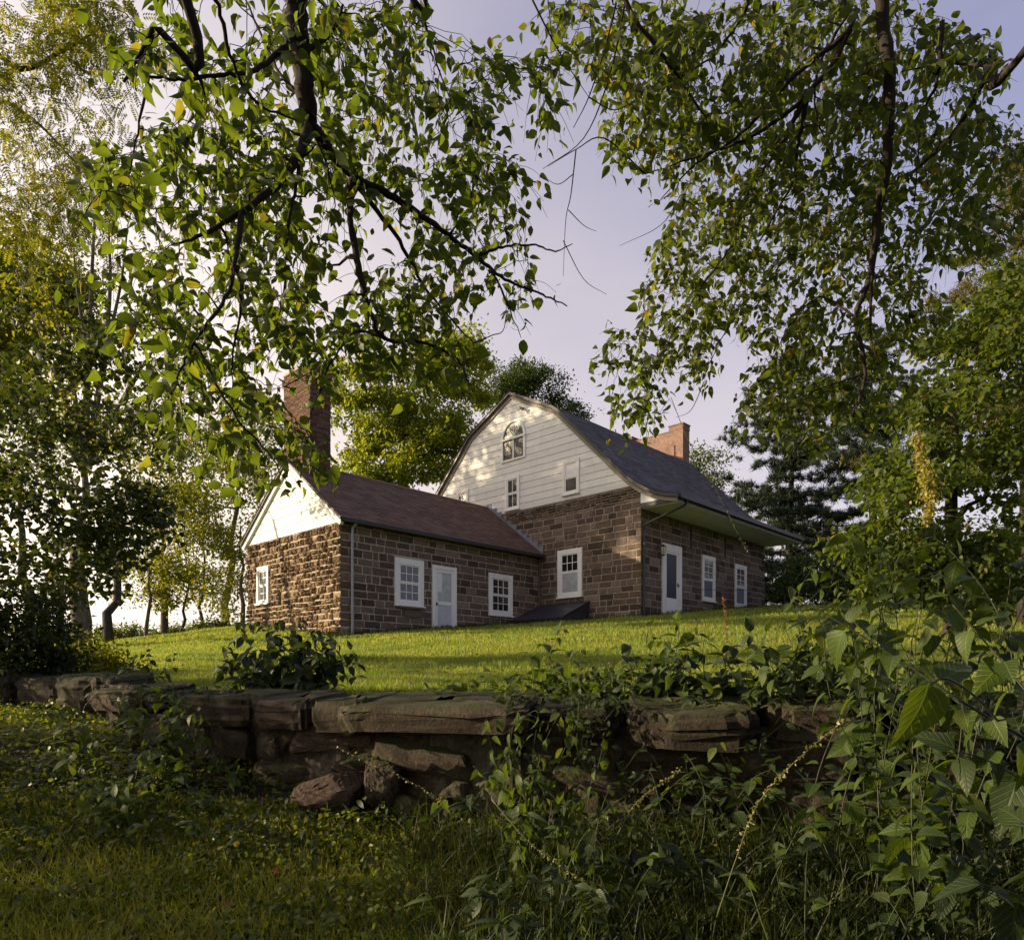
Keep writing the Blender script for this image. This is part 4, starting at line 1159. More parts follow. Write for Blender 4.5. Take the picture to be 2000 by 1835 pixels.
# dark maple standing nearer
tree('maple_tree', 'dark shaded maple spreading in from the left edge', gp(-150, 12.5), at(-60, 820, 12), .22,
     [(*at(40, 640, 11.5), 1.5, 1.3, 1.4, 1.0), (*at(60, 850, 11.5), 1.8, 1.4, 1.2, 1.3), (*at(110, 1000, 11.5), 1.9, 1.3, .8, 1.4), (*at(140, 1110, 11.5), 1.7, 1.3, .5, 1.2), (*at(235, 660, 12), .9, .7, .9, .7), (*at(260, 1010, 11.5), .95, .7, .9, .9), (*at(180, 800, 12), 1.2, .8, 1.0, .8), (*at(-60, 1050, 11.5), 1.4, 1.3, 1.2, .8), (-8.3, 8.8, 2.1, 1.2, 1.7, 1.2, 1.7), (-9.3, 6.6, 2.3, 1.2, 1.3, 1.2, 1.2)],  # closing clumps hang unseen off the left, added to shade the near lawn
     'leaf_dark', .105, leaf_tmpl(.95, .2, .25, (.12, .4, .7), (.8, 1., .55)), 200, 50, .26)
tree('tree', 'tall tree top added behind the dark maple to shade the main gable', gp(-60, 28), at(10, 760, 28), .34, [(*at(30, 600, 28), 3.2, 3.2, 2.6, 1.2), (*at(-60, 700, 28), 2.6, 3, 2.2, .8), (*at(30, 590, 26.3), 2.6, 2.2, 2.2, 1)], 'leaf_yellow', .2, None, 110, 190, .55, 'bark_grey')  # added tree, its crown placed to keep the sun off the main gable
# yellow feathery tree at top left
tree('locust_tree', 'yellow feathery-leaved tree filling the top left corner', gp(-420, 10), at(-300, 160, 10), .22,
     [(*at(60, 60, 9), 1.0, 1.0, .9, 1.1), (*at(60, 280, 9.4), 1.0, 1.0, .8, 1.0), (*at(190, 90, 9), .45, .6, .7, .5), (*at(150, 420, 9.6), .5, .5, .5, .3), (*at(20, 430, 9.6), .6, .6, .5, .5)],
     'leaf_yellow', .2, COMP, 110, 24, .24, hang=.15, bare=[([at(-300, 160, 10), at(-60, 90, 9.4), at(40, 135, 9), at(120, 100, 9), at(190, 60, 9)], .05), ([at(-300, 200, 10), at(-40, 190, 9.6), at(60, 230, 9.4), at(150, 320, 9.4)], .04)])
# behind the house
tree('tree', 'big sunlit tree rising behind the brown roof of the wing', gp(790, 46), at(790, 800, 46), .42, [(*at(720, 800, 46), 3.6, 3, 3.6, 1), (*at(830, 790, 46), 3.8, 3, 3.6, 1.2), (*at(900, 720, 47), 2.4, 2.4, 2.2, .6), (*at(860, 890, 46), 2.8, 2.4, 2.0, .7), (*at(740, 910, 45), 2.2, 2, 1.4, .5)], 'leaf_gold', .27, None, 150, 220, .5, 'bark_grey')
tree('tree', 'grey-green tree top showing behind the peak of the white gable', gp(1030, 62), at(1030, 790, 62), .4, [(*at(985, 750, 62), 2.6, 2.6, 2.6, 1), (*at(1050, 770, 62), 2.4, 2.4, 2.2, 1), (*at(1110, 810, 62), 1.6, 1.8, 1.6, .5)], 'leaf_far', .24, None, 60, 240, .6)
tree('tree', 'small bright tree behind the pink chimney', gp(1378, 52), at(1378, 960, 52), .15, [(*at(1378, 930, 52), 1.5, 1.5, 2.2, 1)], 'leaf_mid', .2, None, 24, 150, .5)
# --- right
def pine(name, label, base, H, r0, R, z0, nwh, mat='needle', tuft=.34, seed=1, cone=.55):
    base = np.array(base, float); rt = thing(name, label, 'pine tree', tuple(base))
    a = Acc(); tr = branch_path((0, 0, -.4), (0, 0, H), 0, .006, 10); a.tube(tr, r0 * (1 - .93 * np.linspace(0, 1, 10)), 9); a.build('trunk', M['bark'], rt, smooth=True)
    lb = Acc(); ac = Acc(); NP, ND, NS = [], [], []
    for i in range(nwh):
        k = i / (nwh - 1); z = z0 + (H - z0) * k
        Lr = R * (1 - k) ** cone * U(.75, 1.1) + .35
        for j in range(RNG.randint(4, 7)):
            an = U(0, 2 * math.pi); L = Lr * U(.55, 1.15)
            d = np.array([math.cos(an), math.sin(an), 0])
            p = branch_path((0, 0, z), d * L + np.array([0, 0, z + L * (.10 + .25 * k) + G(.1)]), -.07, .03, 7)
            lb.tube(p, np.linspace(.045 * (1 - .6 * k), .012, 7), 5, cap=False)
            for q in np.linspace(.25, 1, max(5, int(L * 4.2))):
                c = p[int(q * 6)] * 1.0
                side = np.cross(d, [0, 0, 1]) * G(.16 * L)
                for _ in range(3):
                    NP.append(c + side * U(.3, 1.2) + G(.14, 3) * np.array([1, 1, .35])); ND.append(d); NS.append(tuft)
    lb.build('limb', M['bark'], rt, smooth=True, kind='stuff')
    NP = np.array(NP); ND = np.array(ND); per = 26; n = len(NP) * per
    Pn = np.repeat(NP, per, 0) + RNG.normal(0, .05, (n, 3))
    D = nz(rand_dirs(n) + np.repeat(ND, per, 0) * .5 + np.array([0, 0, .45]))
    scatter(ac, Tmpl([(-.06, 0, 0), (.06, 0, 0), (0, 1, 0)], [], [(0, 1, 2)], [(0, 0), (1, 0), (.5, 1)]), Pn, frames(D, rand_dirs(n)), tuft * U(.6, 1.2, n))
    ac.build('crown', M[mat], rt, kind='stuff')
    return rt
pb = gp(1545, 40)
pine('pine_tree', 'tall dark pine with layered boughs right behind the house', pb, 14.5, .28, 5.7, .6, 23)
pine('pine_tree', 'second dark pine deeper behind the right hand foliage', gp(1700, 34), 13.0, .26, 4.2, .4, 19)
pine('golden_conifer', 'golden brown conifer top catching the sun at the right edge', gp(2010, 17), 10.9, .25, 2.9, 3.5, 17, 'gold', .22)
tree('tree', 'dense leafy vine-hung tree on the right side of the lawn', gp(1860, 15), at(1860, 800, 15), .24,
     [(*at(1830, 1000, 14), 1.7, 1.6, 1.5, 1.2), (*at(1930, 800, 14), 1.5, 1.5, 1.8, 1.3), (*at(1780, 880, 14.5), .9, 1.0, 1.2, .6), (*at(1990, 680, 14), 1.0, 1.2, 1.0, .6), (*at(1720, 1060, 14), 1.0, 1.0, .8, .5), (*at(2080, 950, 14), 1.5, 1.5, 2, 1), (*at(1860, 700, 15), .9, .8, .9, .5), (*at(1760, 1130, 14), 1.0, .9, .5, .6), (*at(1900, 1120, 14), 1.3, 1.0, .6, .8), (*at(1970, 580, 14.5), .9, .9, .8, .4)],
     'leaf_mid', .135, leaf_tmpl(.7, .25, .3, (.4, .75), (1, .7)), 190, 95, .23)
tree('tree', 'dark shrubby tree at the far right corner of the lawn', gp(1640, 27), at(1640, 1090, 27), .12, [(*at(1610, 1130, 27), 2.0, 1.5, 1.1, 1), (*at(1740, 1110, 26), 2.2, 1.5, 1.5, 1.3), (*at(1880, 1110, 26), 2.4, 1.5, 1.6, 1.3)], 'leaf_far', .14, None, 70, 190, .4)
tree('hedge_bush', 'dark bushes closing the lawn behind the vine-hung tree', gp(1960, 19), at(1960, 1120, 19), .1, [(*at(1960, 1120, 19), 1.6, 1.2, 1.1, 1), (*at(2080, 1080, 19), 1.8, 1.2, 1.6, 1)], 'leaf_far', .13, None, 50, 190, .32, cat='bush')
# hops hanging in a pale string
hp = thing('hanging_vine', 'pale yellow string of hop seeds hanging down the right hand tree', 'vine', tuple(at(1800, 1000, 12.2)))
hb = at(1800, 1000, 12.2); a = Acc(); line = smooth_line([at(1790, 850, 12.3), at(1800, 900, 12.2), at(1812, 940, 12.1), at(1818, 985, 12.1), at(1810, 1015, 12.2)], 6)
a.tube(line - hb, .012, 5); a.build('stem', M['stem'], hp)
n = 620; ti = RNG.randint(0, len(line), n); w_ = np.interp(ti, [0, len(line) * .6, len(line)], [.04, .085, .04])
a = Acc(); scatter(a, leaf_tmpl(.8, .3, .3, (.3, .7), (1, .8)), line[ti] - hb + RNG.normal(0, 1, (n, 3)) * w_[:, None], frames(nz(rand_dirs(n) + np.array([0, 0, -1.2])), rand_dirs(n)), U(.04, .075, n)); a.build('seed_cluster', M['catkin'], hp, smooth=True, kind='stuff')

# ------------------------------------------------------------------ the two trees whose branches hang over the view
def in_ell(e, n):
    cx, cyy, rx, ry = e
    r = np.sqrt(U(0, 1, n)); t = U(0, 2 * math.pi, n)
    return cx + rx * r * np.cos(t), cyy + ry * r * np.sin(t)
def overhang(name, label, trunk, limbs, ells, ydep, leaf, mat, n_solo=300, per=7, bare_twigs=(), crown=(), dens=2.1, deep=.8, twig_r=.004):
    base = np.array(trunk[0], float)
    rt = thing(name, label, 'tree', tuple(base))
    T = smooth_line(trunk, 6)
    a = Acc(); a.tube(T - base, np.linspace(.26, .14, len(T)), 12); a.build('trunk', M['bark'], rt, smooth=True)
    NP, NR = [], []
    for pts, r0, r1 in limbs:
        if r0 < .045: r0, r1 = r0 * .78, min(r1 * .6, .004)
        L = smooth_line(pts, 7); R = r0 + (r1 - r0) * np.linspace(0, 1, len(L)) ** .85
        L[1:-1] += RNG.normal(0, .0025, L[1:-1].shape)
        a = Acc(); a.tube(L - base, R * (1 + G(.06, len(L))), 8); a.build('branch', M['bark'], rt, smooth=True)
        NP += list(L); NR += list(R)
    for pts, r0, r1 in bare_twigs:
        L = smooth_line(pts, 5); a = Acc(); a.tube(L - base, np.linspace(r0, r1, len(L)), 5); a.build('twig', M['bark'], rt, smooth=True)
    tg = []
    for (cx, cyy, rx, ry, n, y0, y1) in ells:
        n = int(n * dens); x, y = in_ell((cx, cyy, rx, ry), n); Y = U(y0, y1 + deep, n)
        tg += [at(px, py, yy) for px, py, yy in zip(x, y, Y)]
    tg = np.array(tg)
    NPa = np.array(NP)
    d0 = np.array([np.min(((NPa - p) ** 2).sum(1)) for p in tg])
    tw = Acc(); P, D, S, Nn = [], [], [], []
    for p in tg[np.argsort(d0)]:
        Q = np.array(NP)
        dd = ((Q - p) ** 2).sum(1) + np.where(Q[:, 2] < p[2] - .05, .25, 0)
        k = int(np.argmin(dd)); q = NP[k]; r = min(NR[k] * .7, twig_r * 2.2)
        pa = branch_path(q, p, .08, .05, 6); rr = np.linspace(max(r, .0022), .0014, 6)
        tw.tube(pa - base, rr, 3, cap=False)
        for m in (2, 3, 4, 5): NP.append(pa[m]); NR.append(rr[m])
        ax = nz(pa[-1] - pa[-3])
        ext = [p + ax * .05 + np.array([0, 0, -.02]), p + ax * .11 + np.array([0, 0, -.07])]
        spine = smooth_line([pa[-4], pa[-3], pa[-2], pa[-1]] + ext, 4)
        tw.tube(spine[12:] - base, np.linspace(.0014, .0008, len(spine) - 12), 3, cap=False)
        m = max(2, int(per * U(.6, 1.4)))
        for j in range(m):
            c = spine[int(U(.1, .999) * len(spine))] + G(.012, 3)
            sgn = 1 if j % 2 else -1
            sd = nz(np.cross(ax, [0, 0, 1.0]) + 1e-3) * sgn
            D.append(nz(sd * U(.3, 1.1) + ax * U(.1, .7) + np.array([0, 0, -U(.0, 1.1)]) + G(.42, 3)))
            P.append(c + sd * .012); S.append(leaf * (U(.45, 1.05) if U(0, 1) < .6 else U(.9, 1.45)))
            Nn.append(nz(np.array([G(.55), -.4 + G(.6), .5 + G(.5)])))
    tw.build('twig', M['bark'], rt, smooth=True, kind='stuff')
    P, D, S, Nn = map(np.array, (P, D, S, Nn))
    R = frames(D, Nn); vi = RNG.randint(0, len(CANOPY), len(P))
    dep = np.where((P[:, 1] > .3) & (np.abs(P[:, 0] / P[:, 1]) < .71) & (P[:, 2] / P[:, 1] < .944), S / P[:, 1] * np.abs(R[:, 1, 2]), 0)
    solo = np.argsort(-dep)[:n_solo]; mask = np.ones(len(P), bool); mask[solo] = False
    meshes = []
    for tm in CANOPY:
        q = Acc(); scatter(q, tm, np.zeros((1, 3)), np.eye(3)[None], np.ones(1)); me = q.mesh('leaf', True); me.materials.append(M[mat]); meshes.append(me)
    for i in solo:
        o = link('leaf', meshes[vi[i]], rt)
        mw = Matrix([[*(R[i, r] * S[i]), P[i, r] - base[r]] for r in range(3)] + [[0, 0, 0, 1]])
        o.matrix_local = mw
    acc = Acc()
    for v, tm in enumerate(CANOPY):
        k = mask & (vi == v); scatter(acc, tm, P[k] - base, R[k], S[k])
    # unseen rest of the crown, added above and behind to dim the foreground
    for (cx, cyy, cz, rx, ry, rz, n) in crown:
        d = rand_dirs(n) * (U(.15, 1, n) ** .4)[:, None] * np.array([rx, ry, rz]) + np.array([cx, cyy, cz])
        d = d + RNG.normal(0, .18, d.shape)
        d = d[(d[:, 1] < .6) | (d[:, 2] / np.maximum(d[:, 1], .1) > 1.05)]
        scatter(acc, DIA, d - base, frames(nz(rand_dirs(len(d)) + np.array([0, 0, -.5])), nz(rand_dirs(len(d)) + np.array([0, 0, .6]))), U(.10, .2, len(d)))
    acc.build('foliage', M[mat], rt, smooth=True, kind='stuff')
    return rt

# left tree: the heavy limb drops into view at the top and forks
tl = [(-2.6, -1.6, -1.4), (-2.5, -1.55, .2), (-2.2, -1.2, 2.0), (-1.9, -.6, 3.8), (-1.7, 0, 5.2)]
A_ = at
l_limbs = [([(-1.9, -.6, 3.8), (-1.5, .8, 4.2), A_(590, -320, 2.5), A_(578, 0, 2.6), A_(590, 120, 2.62), A_(603, 235, 2.66)], .05, .034),
    ([A_(603, 235, 2.66), A_(590, 290, 2.62), A_(540, 360, 2.55), A_(470, 415, 2.5), A_(400, 455, 2.45), A_(350, 475, 2.42)], .03, .010),
    ([A_(603, 235, 2.66), A_(640, 290, 2.72), A_(672, 330, 2.78), A_(690, 350, 2.8)], .034, .026),
    ([A_(690, 350, 2.8), A_(760, 380, 2.9), A_(850, 440, 3.0), A_(930, 500, 3.1), A_(985, 545, 3.15), A_(1060, 575, 3.2), A_(1108, 598, 3.22)], .022, .004),
    ([A_(930, 500, 3.1), A_(990, 480, 3.12), A_(1040, 478, 3.15), A_(1085, 490, 3.15), A_(1118, 476, 3.15)], .009, .003),
    ([A_(960, 525, 3.1), A_(990, 590, 3.12), A_(1018, 660, 3.12)], .008, .0025),
    ([A_(690, 350, 2.8), A_(682, 400, 2.8), A_(700, 520, 2.82), A_(720, 600, 2.86), A_(750, 660, 2.9), A_(830, 670, 2.95), A_(890, 700, 3.0), A_(915, 745, 3.02)], .022, .006),
    ([A_(700, 365, 2.8), A_(780, 470, 2.95), A_(830, 560, 3.0), A_(870, 610, 3.02), A_(925, 670, 3.05)], .014, .004),
    ([A_(470, 415, 2.5), A_(462, 500, 2.45), A_(440, 580, 2.4), A_(380, 670, 2.35), A_(345, 740, 2.3)], .014, .005),
    ([A_(465, 520, 2.45), A_(470, 600, 2.45), A_(455, 690, 2.5), A_(452, 780, 2.5)], .009, .003),
    ([A_(575, 60, 2.6), A_(560, 90, 2.5), A_(500, 135, 2.42), A_(440, 147, 2.36), A_(360, 155, 2.3), A_(290, 150, 2.25)], .016, .006),
    ([A_(290, 150, 2.25), A_(270, 250, 2.25), A_(250, 350, 2.25)], .007, .003),
    ([(-1.5, .8, 4.2), A_(345, -60, 2.1), A_(300, 60, 2.12), A_(240, 160, 2.15)], .03, .010),
    ([A_(345, -60, 2.1), A_(420, 0, 2.2), A_(450, 110, 2.3), A_(500, 200, 2.4), A_(600, 240, 2.6)], .012, .005),
    ([A_(595, 200, 2.64), A_(540, 130, 2.66), A_(480, 0, 2.7)], .010, .006),
    ([A_(597, 100, 2.62), A_(650, 60, 2.7), A_(670, 10, 2.75)], .013, .008),
    ([(-1.5, .8, 4.2), A_(780, -140, 2.9), A_(805, 0, 2.95), A_(835, 60, 3.0), A_(845, 120, 3.02)], .02, .006),
    ([A_(835, 60, 3.0), A_(870, 170, 3.05), A_(930, 270, 3.1)], .006, .002),
    ([A_(590, 290, 2.62), A_(575, 380, 2.6), A_(560, 470, 2.58), A_(555, 560, 2.6), A_(540, 640, 2.6)], .010, .004),
    ([A_(612, 260, 2.68), A_(640, 330, 2.7), A_(655, 400, 2.75)], .008, .003),
    ([A_(750, 660, 2.9), A_(690, 650, 2.8), A_(640, 720, 2.75), A_(610, 800, 2.7)], .008, .003),
    ([A_(380, 670, 2.35), A_(450, 800, 2.4), A_(520, 880, 2.45), A_(560, 940, 2.48)], .007, .003)]
l_ells = [(300, 60, 90, 90, 13, 2.0, 2.4), (460, 170, 110, 60, 14, 2.2, 2.6), (400, 330, 170, 110, 52, 2.2, 2.7), (230, 350, 70, 70, 14, 2.1, 2.4), (600, 60, 90, 90, 24, 2.4, 2.9), (730, 110, 130, 120, 40, 2.6, 3.2), (800, 280, 170, 130, 54, 2.7, 3.3),
          (950, 150, 60, 70, 14, 2.8, 3.2), (1055, 180, 45, 65, 8, 3.0, 3.3), (960, 380, 90, 100, 26, 2.9, 3.3), (990, 545, 70, 50, 8, 3.0, 3.2), (580, 340, 120, 130, 30, 2.5, 2.9), (530, 510, 110, 100, 26, 2.4, 2.8), (800, 520, 130, 110, 28, 2.8, 3.2),
          (780, 650, 120, 70, 22, 2.8, 3.1), (400, 520, 90, 90, 10, 2.3, 2.5), (330, 670, 100, 110, 20, 2.2, 2.5), (260, 560, 90, 90, 8, 2.2, 2.5), (420, 770, 120, 110, 28, 2.3, 2.6), (500, 830, 80, 100, 18, 2.4, 2.7), (620, 640, 110, 70, 16, 2.6, 2.9), (600, 870, 55, 60, 9, 2.5, 2.8), (660, 700, 60, 60, 8, 2.6, 2.8), (870, 700, 60, 50, 8, 2.9, 3.1), (520, 640, 70, 70, 10, 2.4, 2.7), (520, -120, 300, 100, 40, 2.2, 3.0)]
overhang('overhanging_tree', 'near tree on the left whose big-leaved drooping branches frame the sky', tl, l_limbs, l_ells, None, .052, 'leaf_left', 300, 7, (), [(-3.2, -4.8, 4.6, 4.5, 3.2, 2.2, 16000), (-1.0, -4.5, 2.0, 4.5, 1.5, 2.6, 9000)])

tr = [(3.4, -.8, -1.4), (3.35, -.7, .5), (3.2, -.3, 2.4), (3.1, .4, 4.4), (3.0, 1.0, 6.0)]
hub = (3.1, .4, 4.4)
r_limbs = [([hub, A_(1760, -300, 3.4), A_(1722, 0, 3.7), A_(1738, 150, 3.8), A_(1730, 330, 3.9), A_(1714, 420, 4.0), A_(1700, 540, 4.05), A_(1672, 620, 4.1), A_(1690, 730, 4.15), A_(1660, 830, 4.2)], .045, .007),
    ([A_(1714, 420, 4.0), A_(1705, 520, 4.0), A_(1700, 640, 4.05), A_(1712, 700, 4.05)], .016, .005),
    ([hub, A_(1750, -200, 3.6), A_(1660, 60, 3.8), A_(1580, 180, 3.9), A_(1480, 260, 4.0), A_(1380, 300, 4.1), A_(1260, 340, 4.2)], .03, .005),
    ([A_(1660, 60, 3.8), A_(1540, 160, 3.9), A_(1450, 260, 4.0), A_(1360, 320, 4.1), A_(1290, 390, 4.2)], .02, .004),
    ([A_(1580, 180, 3.9), A_(1520, 290, 4.0), A_(1460, 380, 4.1), A_(1430, 480, 4.2)], .02, .004),
    ([A_(1580, 180, 3.9), A_(1560, 280, 4.0), A_(1545, 360, 4.1), A_(1490, 460, 4.2), A_(1450, 540, 4.3)], .018, .004),
    ([hub, A_(1240, -200, 3.5), A_(1222, 0, 3.6), A_(1290, 100, 3.7), A_(1350, 190, 3.8), A_(1378, 228, 3.85)], .028, .006),
    ([A_(1240, -200, 3.5), A_(1420, -30, 3.6), A_(1460, 10, 3.65), A_(1400, 100, 3.75), A_(1330, 150, 3.8), A_(1250, 190, 3.9)], .014, .004),
    ([A_(1660, 20, 3.8), A_(1600, 130, 3.9), A_(1595, 230, 4.0), A_(1640, 330, 4.1)], .012, .004),
    ([hub, A_(2060, 20, 3.2), A_(1940, 130, 3.6), A_(1870, 250, 3.9), A_(1800, 320, 4.1), A_(1700, 400, 4.3), A_(1620, 480, 4.4)], .03, .006),
    ([A_(1940, 130, 3.6), A_(1850, 125, 3.8), A_(1760, 140, 3.9)], .010, .005),
    ([A_(1840, 40, 3.6), A_(1830, 160, 3.7), A_(1800, 230, 3.8), A_(1785, 400, 3.9)], .016, .005),
    ([A_(1670, 620, 4.1), A_(1600, 580, 4.2), A_(1540, 640, 4.3), A_(1500, 720, 4.3)], .010, .003),
    ([A_(1430, 480, 4.2), A_(1370, 560, 4.3), A_(1310, 660, 4.4), A_(1260, 740, 4.4)], .008, .003),
    ([A_(1450, 540, 4.3), A_(1420, 640, 4.4), A_(1380, 720, 4.4)], .007, .003),
    ([A_(1690, 730, 4.15), A_(1600, 760, 4.2), A_(1520, 800, 4.3)], .007, .003)]
dead = [([A_(1205, 0, 3.7), A_(1180, 100, 3.8), A_(1150, 190, 3.9), A_(1120, 250, 4.0)], .006, .002), ([A_(1222, 0, 3.6), A_(1190, 150, 3.8), A_(1140, 270, 4.0), A_(1060, 330, 4.1)], .006, .0015), ([A_(1260, 340, 4.2), A_(1180, 270, 4.1), A_(1125, 292, 4.1), A_(1070, 325, 4.1)], .005, .0015),
        ([A_(1125, 292, 4.1), A_(1115, 380, 4.1), A_(1105, 430, 4.1), A_(1100, 540, 4.1), ], .004, .0012), ([A_(1110, 410, 4.1), A_(1140, 440, 4.1), A_(1165, 452, 4.1)], .003, .001), ([A_(1100, 470, 4.1), A_(1140, 545, 4.1), A_(1185, 575, 4.1)], .003, .001), ([A_(1120, 340, 4.1), A_(1090, 360, 4.1), A_(1062, 345, 4.1)], .003, .001),
        ([A_(1040, 0, 3.4), A_(1080, 80, 3.5), A_(1110, 130, 3.6), A_(1150, 190, 3.8)], .005, .0015), ([A_(1070, 0, 3.5), A_(1076, 60, 3.5), A_(1075, 100, 3.5)], .003, .001), ([A_(1150, 190, 3.9), A_(1200, 215, 3.9), A_(1250, 190, 3.9)], .004, .0015), ([A_(1330, 380, 4.2), A_(1290, 440, 4.2), A_(1210, 480, 4.2)], .003, .001),
        ([A_(1375, 745, 4.4), A_(1350, 800, 4.4), A_(1320, 815, 4.4)], .003, .001), ([A_(925, 670, 3.05), A_(960, 655, 3.05), A_(985, 640, 3.05), A_(990, 560, 3.05)], .003, .0012)]
r_ells = [(1110, 50, 60, 60, 12, 3.3, 3.9), (1250, 110, 110, 110, 56, 3.5, 4.3), (1420, 130, 130, 130, 72, 3.5, 4.5), (1590, 120, 130, 140, 74, 3.6, 4.6), (1760, 130, 120, 130, 56, 3.5, 4.5), (1890, 130, 70, 60, 18, 3.4, 4.2), (1270, 260, 80, 80, 26, 3.8, 4.5), (1420, 320, 130, 110, 60, 3.8, 4.8), (1600, 340, 140, 120, 66, 3.8, 4.8), (1780, 330, 110, 100, 42, 3.8, 4.8), (1930, 320, 80, 120, 34, 3.6, 4.6), (1930, 440, 60, 50, 12, 3.8, 4.5),
          (1380, 470, 100, 90, 40, 4.0, 5.0), (1540, 490, 120, 90, 48, 4.0, 5.0), (1700, 500, 110, 90, 40, 4.0, 5.0), (1840, 470, 60, 60, 14, 4.0, 4.6), (1330, 580, 80, 70, 26, 4.2, 5.0), (1480, 610, 100, 70, 28, 4.1, 5.0), (1660, 640, 110, 80, 34, 4.0, 4.8), (1230, 690, 70, 60, 18, 4.3, 4.8), (1250, 780, 60, 60, 14, 4.3, 4.8), (1350, 680, 60, 60, 14, 4.2, 4.8), (1560, 740, 100, 70, 34, 4.1, 4.8), (1700, 760, 90, 70, 26, 4.0, 4.6), (1490, 800, 50, 40, 10, 4.1, 4.6), (1600, 820, 60, 40, 12, 4.1, 4.6), (1800, 620, 60, 60, 14, 4.0, 4.6), (1550, -120, 380, 90, 60, 3.4, 4.5)]
overhang('overhanging_tree', 'near tree on the right with dense small-leaved branches and bare dark limbs overhead', tr, r_limbs, r_ells, None, .057, 'leaf_right', 300, 8, dead, [(3.0, -4.6, 4.8, 4.8, 3.2, 2.3, 17000), (4.5, -1.5, 1.6, 1.6, 3.0, 2.2, 8000)])

# ------------------------------------------------------------------ ground plants
GW = leaf_tmpl(.06, 0, .3, (.35, .7), (1, .75)); GT = Tmpl([(-.06, 0, 0), (.06, 0, 0), (0, 1, 0)], [], [(0, 1, 2)], [(0, 0), (1, 0), (.5, 1)])
def blades(name, pts, hgt, width, mat, lean=.35, tm=GT, kind='stuff'):
    n = len(pts); D = nz(RNG.normal(0, lean, (n, 3)) * np.array([1, 1, .2]) + np.array([0, 0, 1.0]))
    S = np.stack([width * U(.7, 1.3, n), hgt * U(.5, 1.3, n), hgt * U(.5, 1.3, n)], -1)
    a = Acc(); scatter(a, tm, pts, frames(D, nz(rand_dirs(n) * np.array([1, 1, .1]))), S)
    return a.build(name, M[mat], kind=kind)
def field(n, x0, x1, d0, d1, behind=True):
    x = U(x0, x1, n); y = wall_y(x) + U(d0, d1, n)
    return x, y
def in_house(x, y):
    q = np.stack([x, y], -1) - HO; s, t = q @ A2, q @ B2
    return ((s > S0) & (s < 8.5) & (t > 0) & (t < T1)) | ((s > 8.4) & (s < MS1) & (t > MT0) & (t < MT1))
def lawn():
    P, Hh, Wd = [], [], []
    for (n, y0, y1, h, w) in ((130000, .5, 5, .075, .10), (120000, 5, 11, .085, .18), (100000, 11, 18, .10, .26), (80000, 18, 32, .11, .4)):
        y = U(0, 1, n) * (y1 - y0) + y0
        Yc = y + 4.3
        x = U(-.78, .78, n) * (Yc + 2.0)
        yy = wall_y(x) + y
        k = ~in_house(x, yy)
        P.append(np.stack([x, yy, height(x, yy) - .01], -1)[k]); Hh.append(np.full(k.sum(), h)); Wd.append(np.full(k.sum(), w))
    P = np.concatenate(P); Hh = np.concatenate(Hh); Wd = np.concatenate(Wd); n = len(P)
    tuft = .7 + .6 * (np.sin(P[:, 0] * 2.1 + 1.3 * np.sin(P[:, 1] * 1.1)) * np.sin(P[:, 1] * 1.7 + np.sin(P[:, 0])) * .5 + .5)
    D = nz(RNG.normal(0, .45, (n, 3)) * np.array([1, 1, .1]) + np.array([0, 0, 1.0]))
    L = Hh * tuft * U(.5, 1.25, n)
    S = np.stack([L * Wd / .10 * U(.7, 1.3, n), L, L], -1)
    a = Acc(); scatter(a, GT, P, frames(D, nz(rand_dirs(n) * np.array([1, 1, .1]))), S)
    a.build('lawn_grass', M['grass'], kind='stuff')
lawn()
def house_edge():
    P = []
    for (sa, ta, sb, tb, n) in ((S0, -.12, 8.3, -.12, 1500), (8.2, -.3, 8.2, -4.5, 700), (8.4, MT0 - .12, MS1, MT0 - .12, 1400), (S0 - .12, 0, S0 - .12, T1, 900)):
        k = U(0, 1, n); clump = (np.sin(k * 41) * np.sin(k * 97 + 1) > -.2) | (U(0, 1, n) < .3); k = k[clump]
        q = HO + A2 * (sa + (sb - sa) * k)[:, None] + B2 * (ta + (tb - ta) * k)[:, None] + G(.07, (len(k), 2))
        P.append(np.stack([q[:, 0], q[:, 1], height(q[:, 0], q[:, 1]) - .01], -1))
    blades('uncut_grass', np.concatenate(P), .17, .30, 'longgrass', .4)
    n = 1500; y = U(.6, 18, n); x = U(-.75, .75, n) * (y + 5); y = y + wall_y(x); k = ~in_house(x, y); x, y = x[k], y[k]; n = len(x)
    a = Acc(); scatter(a, WEED0, np.stack([x, y, height(x, y) + U(.03, .07, n)], -1), frames(nz(rand_dirs(n) * np.array([1, 1, .3])), nz(RNG.normal(0, .4, (n, 3)) + np.array([0, 0, 1.]))), U(.03, .07, n))
    a.build('leaf_litter', M['litter'], kind='stuff')
WEED0 = leaf_tmpl(.6, .25, .3)
house_edge()
